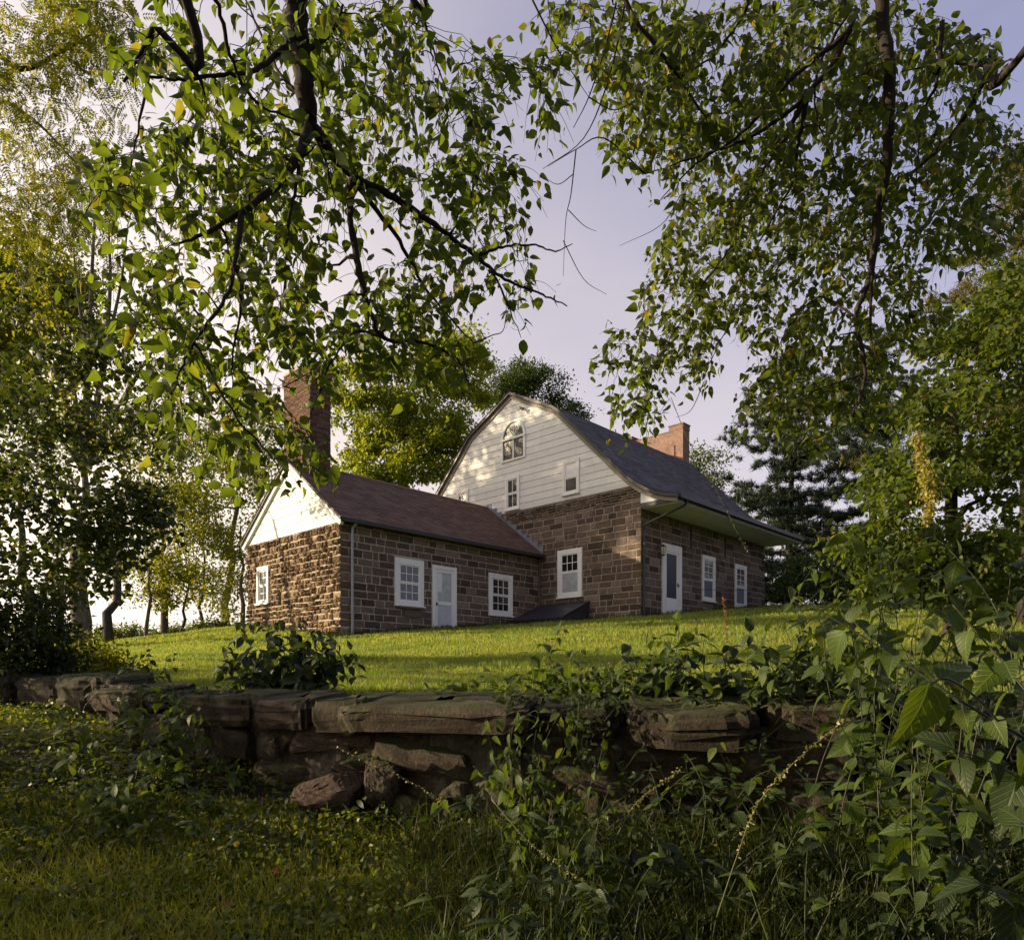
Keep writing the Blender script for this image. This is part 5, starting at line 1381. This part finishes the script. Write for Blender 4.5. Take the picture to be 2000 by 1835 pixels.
def near_cover():
    # creeping leaves before the wall, thick at left and centre
    n = 92000
    y = 2.2 + 5.2 * U(0, 1, n) ** 1.2
    x = U(-.85, .85, n) * y
    k = (y < wall_y(x) + .05)
    x, y = x[k], y[k]; n = len(x)
    cl = .5 + .5 * np.sin(x * 3.3 + 1.5 * np.sin(y * 2.9)) * np.sin(y * 3.7 + 1.2 * np.sin(x * 2.3)); cl2 = .5 + .5 * np.sin(x * 8.3 + np.sin(y * 7)) * np.sin(y * 9.1 + x)
    den = np.clip(.75 - .35 * x / y, .2, 1) * np.clip(.15 + 1.1 * cl, 0, 1) * np.clip((y - 2.2) / 1.2, .6, 1); k = U(0, 1, n) < den; x, y, cl, cl2 = x[k], y[k], cl[k], cl2[k]; n = len(x)
    P = np.stack([x, y, height(x, y) + np.abs(G(.03, n)) + .01 + .11 * U(0, 1, n) * cl * cl2], -1)
    D = nz(rand_dirs(n) * np.array([1, 1, .35])); Nn = nz(RNG.normal(0, .6, (n, 3)) + np.array([-.25, 0, 1.0]))
    a = Acc(); scatter(a, leaf_tmpl(.9, .2, .15, (.15, .5, .85), (.8, 1, .6)), P, frames(D, Nn), U(.015, .038, n))
    a.build('creeping_leaves', M['cover'], smooth=True, kind='stuff')
    # short grass at lower left, long blades at lower right
    n = 42000; y = U(2.2, 4.4, n); x = U(-.85, .35, n) * y; k = y < wall_y(x) - .3; x, y = x[k], y[k]
    blades('verge_grass', np.stack([x, y, height(x, y) - .01], -1), .105, .06, 'verge', .65)
    n = 12000; y = U(2.0, 4.0, n); x = U(-.15, .85, n) * y; k = y < wall_y(x) - .1; x, y = x[k], y[k]
    blades('long_grass', np.stack([x, y, height(x, y) - .02], -1), .27, .15, 'longgrass', .55, leaf_tmpl(.045, 0, .55, (.2, .45, .7), (1, .9, .6)))
near_cover()

# --- leafy weeds: a stem and single leaves in pairs
WEED = [leaf_tmpl(.56, .22, .25), leaf_tmpl(.62, .3, .45, wave=.02), leaf_tmpl(.5, .12, .6), leaf_tmpl(.66, .4, .3, wave=.03)]
BIGL = [leaf_tmpl(.62, .2, .35, (.06, .14, .24, .36, .5, .64, .78, .9), (.45, .82, 1, .98, .84, .62, .4, .18), wave=.012), leaf_tmpl(.66, .32, .5, (.06, .14, .24, .36, .5, .64, .78, .9), (.5, .85, 1, .95, .8, .6, .36, .16), wave=.02)]
def leaf_meshes(tms, mat):
    out = []
    for tm in tms:
        q = Acc(); scatter(q, tm, np.zeros((1, 3)), np.eye(3)[None], np.ones(1)); me = q.mesh('leaf', True); me.materials.append(M[mat]); out.append(me)
    return out
LM = {('weed', 0): leaf_meshes(WEED, 'weed'), ('weed_dark', 0): leaf_meshes(WEED, 'weed_dark'), ('weed', 1): leaf_meshes(BIGL, 'weed'), ('weed_dark', 1): leaf_meshes(BIGL, 'weed_dark'), ('fallen', 0): leaf_meshes(WEED, 'fallen')}
def put_leaf(par, base, p, d, nrm, s, mat, big=0, name='leaf'):
    R = frames(np.array([d]), np.array([nrm]))[0]
    ms = LM[(mat, big)]
    o = link(name, ms[RNG.randint(len(ms))], par)
    o.matrix_local = Matrix([[*(R[r] * s), p[r] - base[r]] for r in range(3)] + [[0, 0, 0, 1]])
    return o
def weed(name, label, stems, leaf=.06, mat='weed', step=.07, r=.004, droop=.4, big=0, cat='plant', group=None, start=.25, up=.5):
    base = np.array(stems[0][0], float)
    rt = thing(name, label, cat, tuple(base), group=group); r = min(r * .62, .0045)
    for st in stems:
        L = smooth_line(st, 8)
        a = Acc(); a.tube(L - base, np.linspace(r, r * .35, len(L)), 6); a.build('stem', M['stem'], rt, smooth=True)
        cum = np.concatenate([[0], np.cumsum(np.linalg.norm(np.diff(L, axis=0), axis=1))])
        d = cum[-1] * start; j = 0
        while d <= cum[-1] + .001:
            p = np.array([np.interp(d, cum, L[:, i]) for i in range(3)]); k = min(len(L) - 2, int(np.searchsorted(cum, d)))
            t = nz(L[k + 1] - L[k]); an = j * 1.57 + U(-.4, .4)
            e1 = nz(np.cross(t, [0.02, .1, 1.0])); e2 = np.cross(t, e1)
            kk = d / cum[-1]
            for sg in (0, math.pi):
                out = e1 * math.cos(an + sg) + e2 * math.sin(an + sg)
                dd = nz(out + t * up * .6 + np.array([0, 0, -droop * U(.2, 1.9)]) + G(.28, 3))
                put_leaf(rt, base, p + out * .012, dd, nz(np.array([G(.4), -.2 + G(.4), 1.0])), leaf * U(.5, 1.3) * (1.15 - .5 * kk), mat, big)
            d += step * U(.8, 1.2); j += 1
    return rt
def gpt(px, Y): return gp(px, Y)
def stem_up(px, Y, tops):
    """stems from one root at column px, depth Y, to tops given as (px, py, Y)"""
    b = gp(px, Y); out = []
    for (tx, ty, tY) in tops:
        e = at(tx, ty, tY); h = np.linalg.norm(e - b)
        m1 = b * .7 + e * .3 + G(.07 * h, 3); m2 = b * .35 + e * .65 + np.array([G(.07 * h), G(.07 * h), .07 * h])
        t = e + np.array([G(.10 * h), G(.08 * h), -U(.0, .09) * h]); out.append([b + np.array([G(.04), G(.04), 0]), m1, m2, e, t])
    return out
weed('leafy_shrub', 'dark leafy shrub behind the wall below the lit gable', stem_up(560, 6.0, [(440, 1260, 5.9), (470, 1235, 6.0), (510, 1215, 6.1), (545, 1205, 6.1), (585, 1212, 6.0), (620, 1225, 6.0), (660, 1225, 6.2), (690, 1270, 6.0), (600, 1260, 5.8), (520, 1270, 5.8), (450, 1310, 5.8), (640, 1300, 5.8), (560, 1300, 5.7), (490, 1330, 5.7), (690, 1320, 5.9), (430, 1290, 5.9), (480, 1275, 5.9), (540, 1240, 5.9), (610, 1240, 6.1), (570, 1230, 5.8), (660, 1260, 5.9), (700, 1295, 5.9), (510, 1305, 5.7), (620, 1280, 5.7), (460, 1330, 5.6), (590, 1330, 5.6), (660, 1340, 5.7)]), .15, 'weed_dark', .062, .005, .5, cat='shrub', start=.10)
weed('leafy_shrub', 'small low shrub on the grass left of the dark leafy one', stem_up(310, 6.9, [(250, 1290, 6.9), (285, 1275, 7), (330, 1280, 6.9), (345, 1300, 6.9), (240, 1320, 6.8), (290, 1310, 6.7)]), .09, 'weed_dark', .09, .005, .3, cat='shrub')
weed('leafy_weed', 'bright leafy weed growing in the gap of the wall at left', stem_up(310, 4.7, [(265, 1340, 4.75), (300, 1335, 4.7), (340, 1345, 4.7), (365, 1380, 4.6), (260, 1400, 4.6), (330, 1410, 4.5), (290, 1440, 4.5), (380, 1430, 4.6), (250, 1370, 4.6), (350, 1360, 4.7), (390, 1390, 4.5), (320, 1470, 4.3), (270, 1475, 4.3), (355, 1480, 4.4)]), .105, 'weed', .07, .004, .35)
weed('leafy_weed', 'pale weed with spread leaves before the left end of the wall', stem_up(140, 5.0, [(120, 1385, 5.0), (150, 1375, 5.0), (105, 1420, 4.9), (165, 1410, 4.9), (140, 1440, 4.8), (90, 1390, 5.0), (185, 1440, 4.7), (120, 1465, 4.6)]), .105, 'weed', .085, .004, .3)
weed('leafy_weed', 'low weed with one bright yellow-green leaf left of the boulders', stem_up(220, 4.0, [(170, 1480, 3.95), (230, 1465, 4.0), (200, 1500, 3.9), (270, 1490, 3.95), (250, 1530, 3.8), (150, 1520, 3.8), (300, 1520, 3.9), (120, 1470, 4.0), (220, 1560, 3.7)]), .10, 'weed', .10, .004, .2)
weed('nettle_plant', 'drooping nettle-leaved plant standing against the middle of the wall', stem_up(1040, 3.35, [(950, 1400, 3.3), (985, 1470, 3.25), (1010, 1395, 3.4), (1050, 1390, 3.35), (1090, 1400, 3.4), (1130, 1390, 3.45), (1180, 1450, 3.4), (930, 1500, 3.2), (1110, 1500, 3.2), (1020, 1540, 3.1), (1160, 1540, 3.2), (960, 1600, 3.1)]), .082, 'weed', .085, .004, 1.5, start=.3, up=.1)
weed('nettle_plant', 'dim low nettle in the grass right of the drooping one', stem_up(1180, 2.9, [(1130, 1560, 2.9), (1190, 1540, 2.95), (1240, 1600, 2.9), (1160, 1640, 2.8)]), .08, 'weed_dark', .09, .004, 1.2)
weed('seedling', 'leafy sprig hanging before the dark face of the wall', [[at(1440, 1560, 2.6), at(1425, 1510, 2.55), at(1400, 1450, 2.5)], [at(1440, 1560, 2.6), at(1470, 1520, 2.6), at(1510, 1500, 2.55)]], .10, 'weed', .10, .003, .5, start=.5)
# thicket along the top of the wall
GT2 = 'weeds along the top of the wall'
tops = [(890, 1325, 4.9, 'weed'), (960, 1305, 5.0, 'weed'), (1035, 1280, 4.9, 'weed'), (1095, 1228, 4.9, 'weed'), (1150, 1300, 4.7, 'weed_dark'), (1215, 1265, 4.6, 'weed'), (1270, 1225, 4.5, 'weed_dark'), (1325, 1195, 4.4, 'weed'), (1375, 1250, 4.4, 'weed_dark'), (1420, 1275, 4.3, 'weed'), (1465, 1235, 4.3, 'weed_dark'), (1525, 1210, 4.2, 'weed'), (1580, 1235, 4.2, 'weed_dark'), (1640, 1205, 4.1, 'weed'), (1700, 1230, 4.0, 'weed_dark')]
labs = ['first low weed at the left end of the thicket on the wall', 'low weed with broad leaves on the wall beside the long capstone', 'bushy weed on the wall above the drooping nettle', 'upright weed tip standing clear against the lawn below the hatch', 'dim weed sagging over the wall right of the nettle', 'weed on the wall below the corner of the main block', 'dark weed with arching leaf below the main door corner', 'tall weed rising in front of the main white door', 'dark weed right of the one before the white door', 'low weed above the rounded boulder capstone', 'dark weed below the first window of the main front', 'weed with raised leaves below the second front window', 'dark weed on the wall under the pine', 'leafy weed on the wall left of the large hanging leaf', 'dark weed behind the large hanging leaf']
for (px, py, Y, mt), lab in zip(tops, labs):
    st = stem_up(px, Y, [(px, py, Y), (px - U(25, 50), py + U(20, 60), Y - .05), (px + U(25, 50), py + U(20, 60), Y), (px - U(5, 60), py + U(50, 90), Y - .2), (px + U(5, 60), py + U(50, 90), Y - .2), (px + U(-40, 40), py + U(70, 110), Y - .35)])
    weed('wall_weed', lab, st, .135, mt, .085, .005, .4, group=GT2)
def undergrowth():
    n = 5200; x = U(-6.5, 6.5, n); y = wall_y(x) + .35 + np.abs(G(.55, n))
    den = np.clip((x + .9) / 1.2, .10, 1); k = U(0, 1, n) < den; x, y = x[k], y[k]; n = len(x)
    P = np.stack([x, y, height(x, y) + U(.0, .24, n) * np.clip((x + 1.4) / 1.6, .3, 1)], -1)
    D = nz(rand_dirs(n) * np.array([1, 1, .4])); a = Acc()
    scatter(a, WEED[0], P, frames(D, nz(RNG.normal(0, .4, (n, 3)) + np.array([0, 0, 1.0]))), U(.04, .10, n))
    for p in P[::3]:
        a.tube([p + [0, 0, -.22], p], [.003, .002], 3, cap=False); a.UV.append(np.full((6, 2), .5))
    a.build('undergrowth', M['weed'], smooth=True, kind='stuff')
    n = 3600; x = U(-.85, .85, n); y = 2.4 + U(0, 1, n) * 2.4; x = x * y; k = (y < wall_y(x) - .05) & ((x > -.2) | (y > 3.6)); x, y = x[k], y[k]; n = len(x)
    P = np.stack([x, y, height(x, y) + U(.02, .16, n)], -1); a = Acc()
    scatter(a, WEED[2], P, frames(nz(rand_dirs(n) * np.array([1, 1, .5])), nz(RNG.normal(0, .5, (n, 3)) + np.array([0, 0, 1.0]))), U(.04, .085, n))
    a.build('low_weeds', M['weed_dark'], smooth=True, kind='stuff')
undergrowth()
def tangle():
    NAR = leaf_tmpl(.2, .2, .5, (.2, .45, .7), (.8, 1, .7)); kinds = [WEED[0], WEED[1], NAR, WEED[3], NAR]
    for nm, mt, n, x0, x1 in (('tangled_weeds', 'weed_dark', 150, -.08, .80), ('creeping_stems', 'weed', 90, -.62, .75)):
        a = Acc(); P, D, S, K = [], [], [], []
        for _ in range(n):
            y = U(2.3, 4.6); x = U(x0, x1) * y
            if y > wall_y(x) - .06 or (x / y < -.1 and y < 3.6): continue
            b = np.array([x, y, gz(x, y) - .02]); h = U(.15, .62) * (1 if x > -.2 else .45); an = U(0, 6.28)
            e = b + np.array([math.cos(an) * h * U(.2, .9), math.sin(an) * h * .5, h])
            L = smooth_line([b, b * .5 + e * .5 + np.array([0, 0, .12 * h]) + G(.06 * h, 3), e, e + np.array([math.cos(an) * .2 * h, 0, -.16 * h])], 5)
            a.tube(L, np.linspace(.003, .001, len(L)), 4, cap=False); a.UV.append(np.full((len(L) * 4, 2), .5))
            k = RNG.randint(len(kinds)); sz = U(.04, .10) * (1.5 if k in (2, 4) else 1)
            for q in range(RNG.randint(5, 13)):
                i = int(U(.25, .999) * len(L)); P.append(L[i]); D.append(nz(G(1, 3) * np.array([1, 1, .3]) + np.array([0, 0, .05]))); S.append(sz * U(.5, 1.3)); K.append(k)
        P, D, S, K = map(np.array, (P, D, S, K))
        for k, tm in enumerate(kinds):
            m = K == k; scatter(a, tm, P[m], frames(D[m], nz(RNG.normal(0, .45, (m.sum(), 3)) + np.array([0, -.2, 1.0]))), S[m])
        a.build(nm, M[mt], smooth=True, kind='stuff')
tangle()
def wall_creeper():
    # small-leaved creeper spilling over the capstones and climbing out of the ground
    a = Acc(); P, D = [], []
    for (x0, x1, n) in ((-3.3, -2.0, 16), (-.3, .75, 16), (1.1, 3.6, 20), (-5.6, -4.6, 8)):
        for _ in range(n):
            x = U(x0, x1); y = wall_y(x); up = .2 if x < -2.9 else 0.0; L = U(.2, .65)
            top = np.array([x, y + U(-.02, .25), -.11 + up]); e = np.array([x + G(.18), y - U(.06, .13), -.13 + up - L])
            c = smooth_line([top, np.array([x + G(.05), y - .09, -.13 + up]), (top + e) / 2 + np.array([G(.08), -.12, -.08]), e], 6)
            a.tube(c, .0016, 3, cap=False); a.UV.append(np.full((len(c) * 3, 2), .5))
            for q in range(int(L * 44)): P.append(c[RNG.randint(len(c))] + G(.025, 3)); D.append(nz(G(1, 3) * np.array([1, .5, .5]) + np.array([0, -.4, -.5])))
    P, D = np.array(P), np.array(D)
    scatter(a, WEED[0], P, frames(D, nz(RNG.normal(0, .5, (len(P), 3)) + np.array([0, -.8, .6]))), U(.025, .065, len(P)))
    a.build('wall_creeper', M['weed_dark'], smooth=True, kind='stuff')
wall_creeper()
# big-leaved plant arching in from the right
weed('big_leaf_weed', 'large-leaved weed arching in from the right edge over the wall', [[at(2150, 1520, 1.9), at(2000, 1440, 1.85), at(1880, 1370, 1.8), at(1760, 1290, 1.85), at(1640, 1215, 1.9), at(1550, 1165, 1.95)], [at(2150, 1520, 1.9), at(2030, 1380, 2.0), at(1930, 1260, 2.1), at(1860, 1180, 2.15)]], .15, 'weed', .15, .008, .6, 1, start=.12)
bl = thing('hanging_leaf', 'largest bright green pointed leaf hanging before the right of the wall', 'leaf', tuple(at(1790, 1350, 1.6)))
p0 = at(1815, 1335, 1.6); pb_ = at(1790, 1350, 1.6)
put_leaf(bl, pb_, p0, nz(np.array([-.22, .05, -1.0])), nz(np.array([.2, -1, .25])), .165, 'weed', 1)
a = Acc(); a.tube(smooth_line([p0 - pb_, at(1850, 1325, 1.62) - pb_, at(1905, 1360, 1.72) - pb_, at(1960, 1420, 1.8) - pb_], 5), .003, 5); a.build('stem', M['stem'], bl)
weed('tall_weed', 'tall weed with round leaves standing at the right edge of the wall', stem_up(1780, 3.6, [(1745, 1130, 3.6), (1700, 1180, 3.5), (1800, 1160, 3.6), (1850, 1220, 3.5), (1720, 1250, 3.4), (1820, 1270, 3.4)]), .12, 'weed', .11, .006, .5)
weed('tall_weed', 'tall dim weed with narrow leaves cut by the right edge of the picture', stem_up(1960, 3.4, [(1960, 1090, 3.4), (1900, 1130, 3.4), (2010, 1150, 3.4), (1930, 1220, 3.3), (1990, 1270, 3.2), (1880, 1290, 3.3)]), .12, 'weed_dark', .11, .006, .4)
weed('tall_weed', 'slim weed with pale tip standing before the pine', stem_up(1590, 4.2, [(1590, 1100, 4.2), (1540, 1150, 4.2), (1630, 1130, 4.2), (1660, 1180, 4.1)]), .10, 'weed', .10, .005, .5)
weed('tall_weed', 'fresh green weed rising between the pine and the vine-hung tree', stem_up(1690, 3.0, [(1680, 1060, 3.0), (1640, 1110, 3.0), (1730, 1090, 3.0), (1650, 1190, 2.9), (1720, 1200, 2.9), (1600, 1210, 2.9)]), .125, 'weed', .10, .005, .45)
weed('tall_weed', 'broad-leaved green weed in front of the vine-hung tree', stem_up(1850, 2.6, [(1840, 1060, 2.6), (1890, 1100, 2.6), (1800, 1130, 2.6), (1870, 1190, 2.5), (1920, 1180, 2.5), (1810, 1250, 2.5)]), .125, 'weed', .10, .005, .45)
weed('tall_weed', 'dim weed before the wall beneath the large hanging leaf', stem_up(1850, 2.5, [(1820, 1520, 2.5), (1880, 1560, 2.5), (1770, 1580, 2.4), (1930, 1620, 2.4)]), .11, 'weed_dark', .10, .004, .5)
weed('big_leaf_weed', 'broad grey-green leaves in the bottom right corner', [[at(2080, 1900, 1.7), at(2000, 1760, 1.7), at(1900, 1720, 1.65)], [at(2080, 1900, 1.7), at(2040, 1660, 1.75), at(1990, 1600, 1.75)]], .15, 'weed_dark', .13, .006, .5, 1)
weed('big_leaf_weed', 'leaves curling at the right below the large hanging leaf', [[at(2120, 1640, 1.9), at(1990, 1520, 1.9), at(1880, 1470, 1.85), at(1800, 1500, 1.85)]], .13, 'weed_dark', .11, .005, .6, 1)
# seed spikes
def spike(label, pts, n, bead=.007, name='seed_spike', mat='seed'):
    L = smooth_line(pts, 8); base = L[0].copy()
    rt = thing(name, label, 'plant', tuple(base))
    a = Acc(); a.tube(L - base, np.linspace(.0022, .0009, len(L)), 5); a.build('stem', M['stem_pale'], rt, smooth=True)
    t = np.linspace(.25, 1, n); idx = t * (len(L) - 1); P = np.stack([np.interp(idx, np.arange(len(L)), L[:, i]) for i in range(3)], -1)
    P = np.repeat(P, 2, 0) + G(.0035, (n * 2, 3)); m = len(P)
    a = Acc(); scatter(a, leaf_tmpl(.55, .4, .2, (.3, .7), (1, .8)), P - base, frames(nz(rand_dirs(m) + np.array([0, 0, -.3])), rand_dirs(m)), bead * U(.7, 1.4, m) * 1.5); a.build('seeds', M[mat], rt, smooth=True, kind='stuff')
spike('long arching seed spike crossing the dark wall at right', [at(1400, 1790, 2.3), at(1440, 1670, 2.25), at(1480, 1570, 2.2), at(1550, 1490, 2.15), at(1655, 1400, 2.1)], 60)
spike('beaded seed spike drooping across the bottom middle', [at(960, 1560, 2.7), at(1030, 1640, 2.6), at(1110, 1700, 2.55), at(1190, 1760, 2.5)], 40)
spike('fine pale seed spike on the face of the wall', [at(960, 1640, 3.6), at(880, 1580, 3.6), at(810, 1530, 3.6), at(660, 1460, 3.65)], 34, .008)
spike('short seed spike rising towards the capstone right of the nettle', [at(1200, 1640, 2.9), at(1240, 1570, 2.9), at(1290, 1530, 2.9), at(1330, 1500, 2.9)], 28, .008)
spike('upright brown seed head standing against the lawn before the windows', [gp(1415, 4.5), at(1418, 1260, 4.5), at(1416, 1200, 4.5), at(1412, 1165, 4.5)], 40, .009, mat='fallen')
spike('thin budded vine hanging down across the main roof', [at(1310, 775, 4.4), at(1345, 860, 4.4), at(1400, 960, 4.4), at(1440, 1040, 4.4), at(1460, 1075, 4.4)], 50, .009, 'hanging_vine', mat='stem')
# fallen leaves
FL = 'orange fallen leaves on the ground cover'
for i, (px, py, s, lab) in enumerate(((530, 1700, .085, 'largest orange-brown leaf fallen on the ground cover'), (195, 1697, .05, 'small orange leaf fallen at the lower left'), (435, 1765, .06, 'dull red leaf in the grass below the largest one'), (415, 1820, .06, 'orange leaf nearest the bottom edge'))):
    Y = 3.4
    for _ in range(12):
        q = at(px, py, Y); Y += (q[2] - gz(q[0], q[1]) - .05) * 2.2
    q = at(px, py, Y)
    t_ = thing('fallen_leaf', lab, 'leaf', tuple(q), group=FL)
    put_leaf(t_, q, q, nz(np.array([1, .3, .1])), nz(np.array([G(.2), -.5, 1])), s, 'fallen', 0)
# bushes at the left end of the wall and along the far lawn edge
tree('bush', 'dense dark bush hiding the left end of the wall', gp(30, 7.6), at(30, 1200, 7.6), .05, [(*at(20, 1200, 7.6), .55, .5, .5, 1), (*at(60, 1290, 7.4), .4, .4, .3, .8), (*at(-60, 1260, 7.4), .5, .5, .5, .8)], 'leaf_dark', .07, None, 60, 110, .13, cat='bush')
tree('bush', 'unseen bush added left of the view to shade the stone wall', (-6.6, 4.6, -.6), (-6.6, 4.6, .6), .05, [(-6.6, 5.2, .5, .7, .8, .8, 1), (-6.8, 5.1, 1.5, .6, .7, .6, .7), (-6.7, 4.3, .25, .6, .45, .6, .6)], 'leaf_dark', .08, None, 46, 110, .16, cat='bush')  # added out of view to block sun from the wall and nearby ground
tree('bush', 'loose open bush added unseen further left to dapple the verge with shade', (-8.2, 3.3, -.7), (-8.2, 3.3, .9), .04, [(-8.2, 3.3, 1.15, .5, .75, .75, 1)], 'leaf_dark', .10, None, 22, 60, .15, cat='bush')  # added out of view for broken shade on the lower left ground
tree('bush', 'yellow-green sunny bush on the lawn behind the left end of the wall', gp(150, 9.5), at(150, 1285, 9.5), .04, [(*at(150, 1290, 9.5), .45, .4, .28, 1), (*at(190, 1310, 9.0), .4, .35, .2, .8)], 'leaf_yellow', .06, None, 40, 120, .12, cat='bush')
for i, (px, Y, w, lab) in enumerate(((60, 27, 1.6, 'brushwood left of the stout forked trunk at the lawn edge'), (250, 31, 1.4, 'brushwood between the leaning trunk and the slender row'), (345, 34, 1.3, 'brushwood under the ivy covered trunk'), (430, 33, 1.2, 'brushwood left of the lit gable'))):
    b = gp(px, Y); tree('bush', lab, b, b + np.array([0, 0, .7]), .05, [(b[0], b[1], b[2] + .45, w, .8, .4, 1)], 'leaf_mid', .13, None, 34, 90, .25, cat='bush', group='brushwood along the far edge of the lawn')
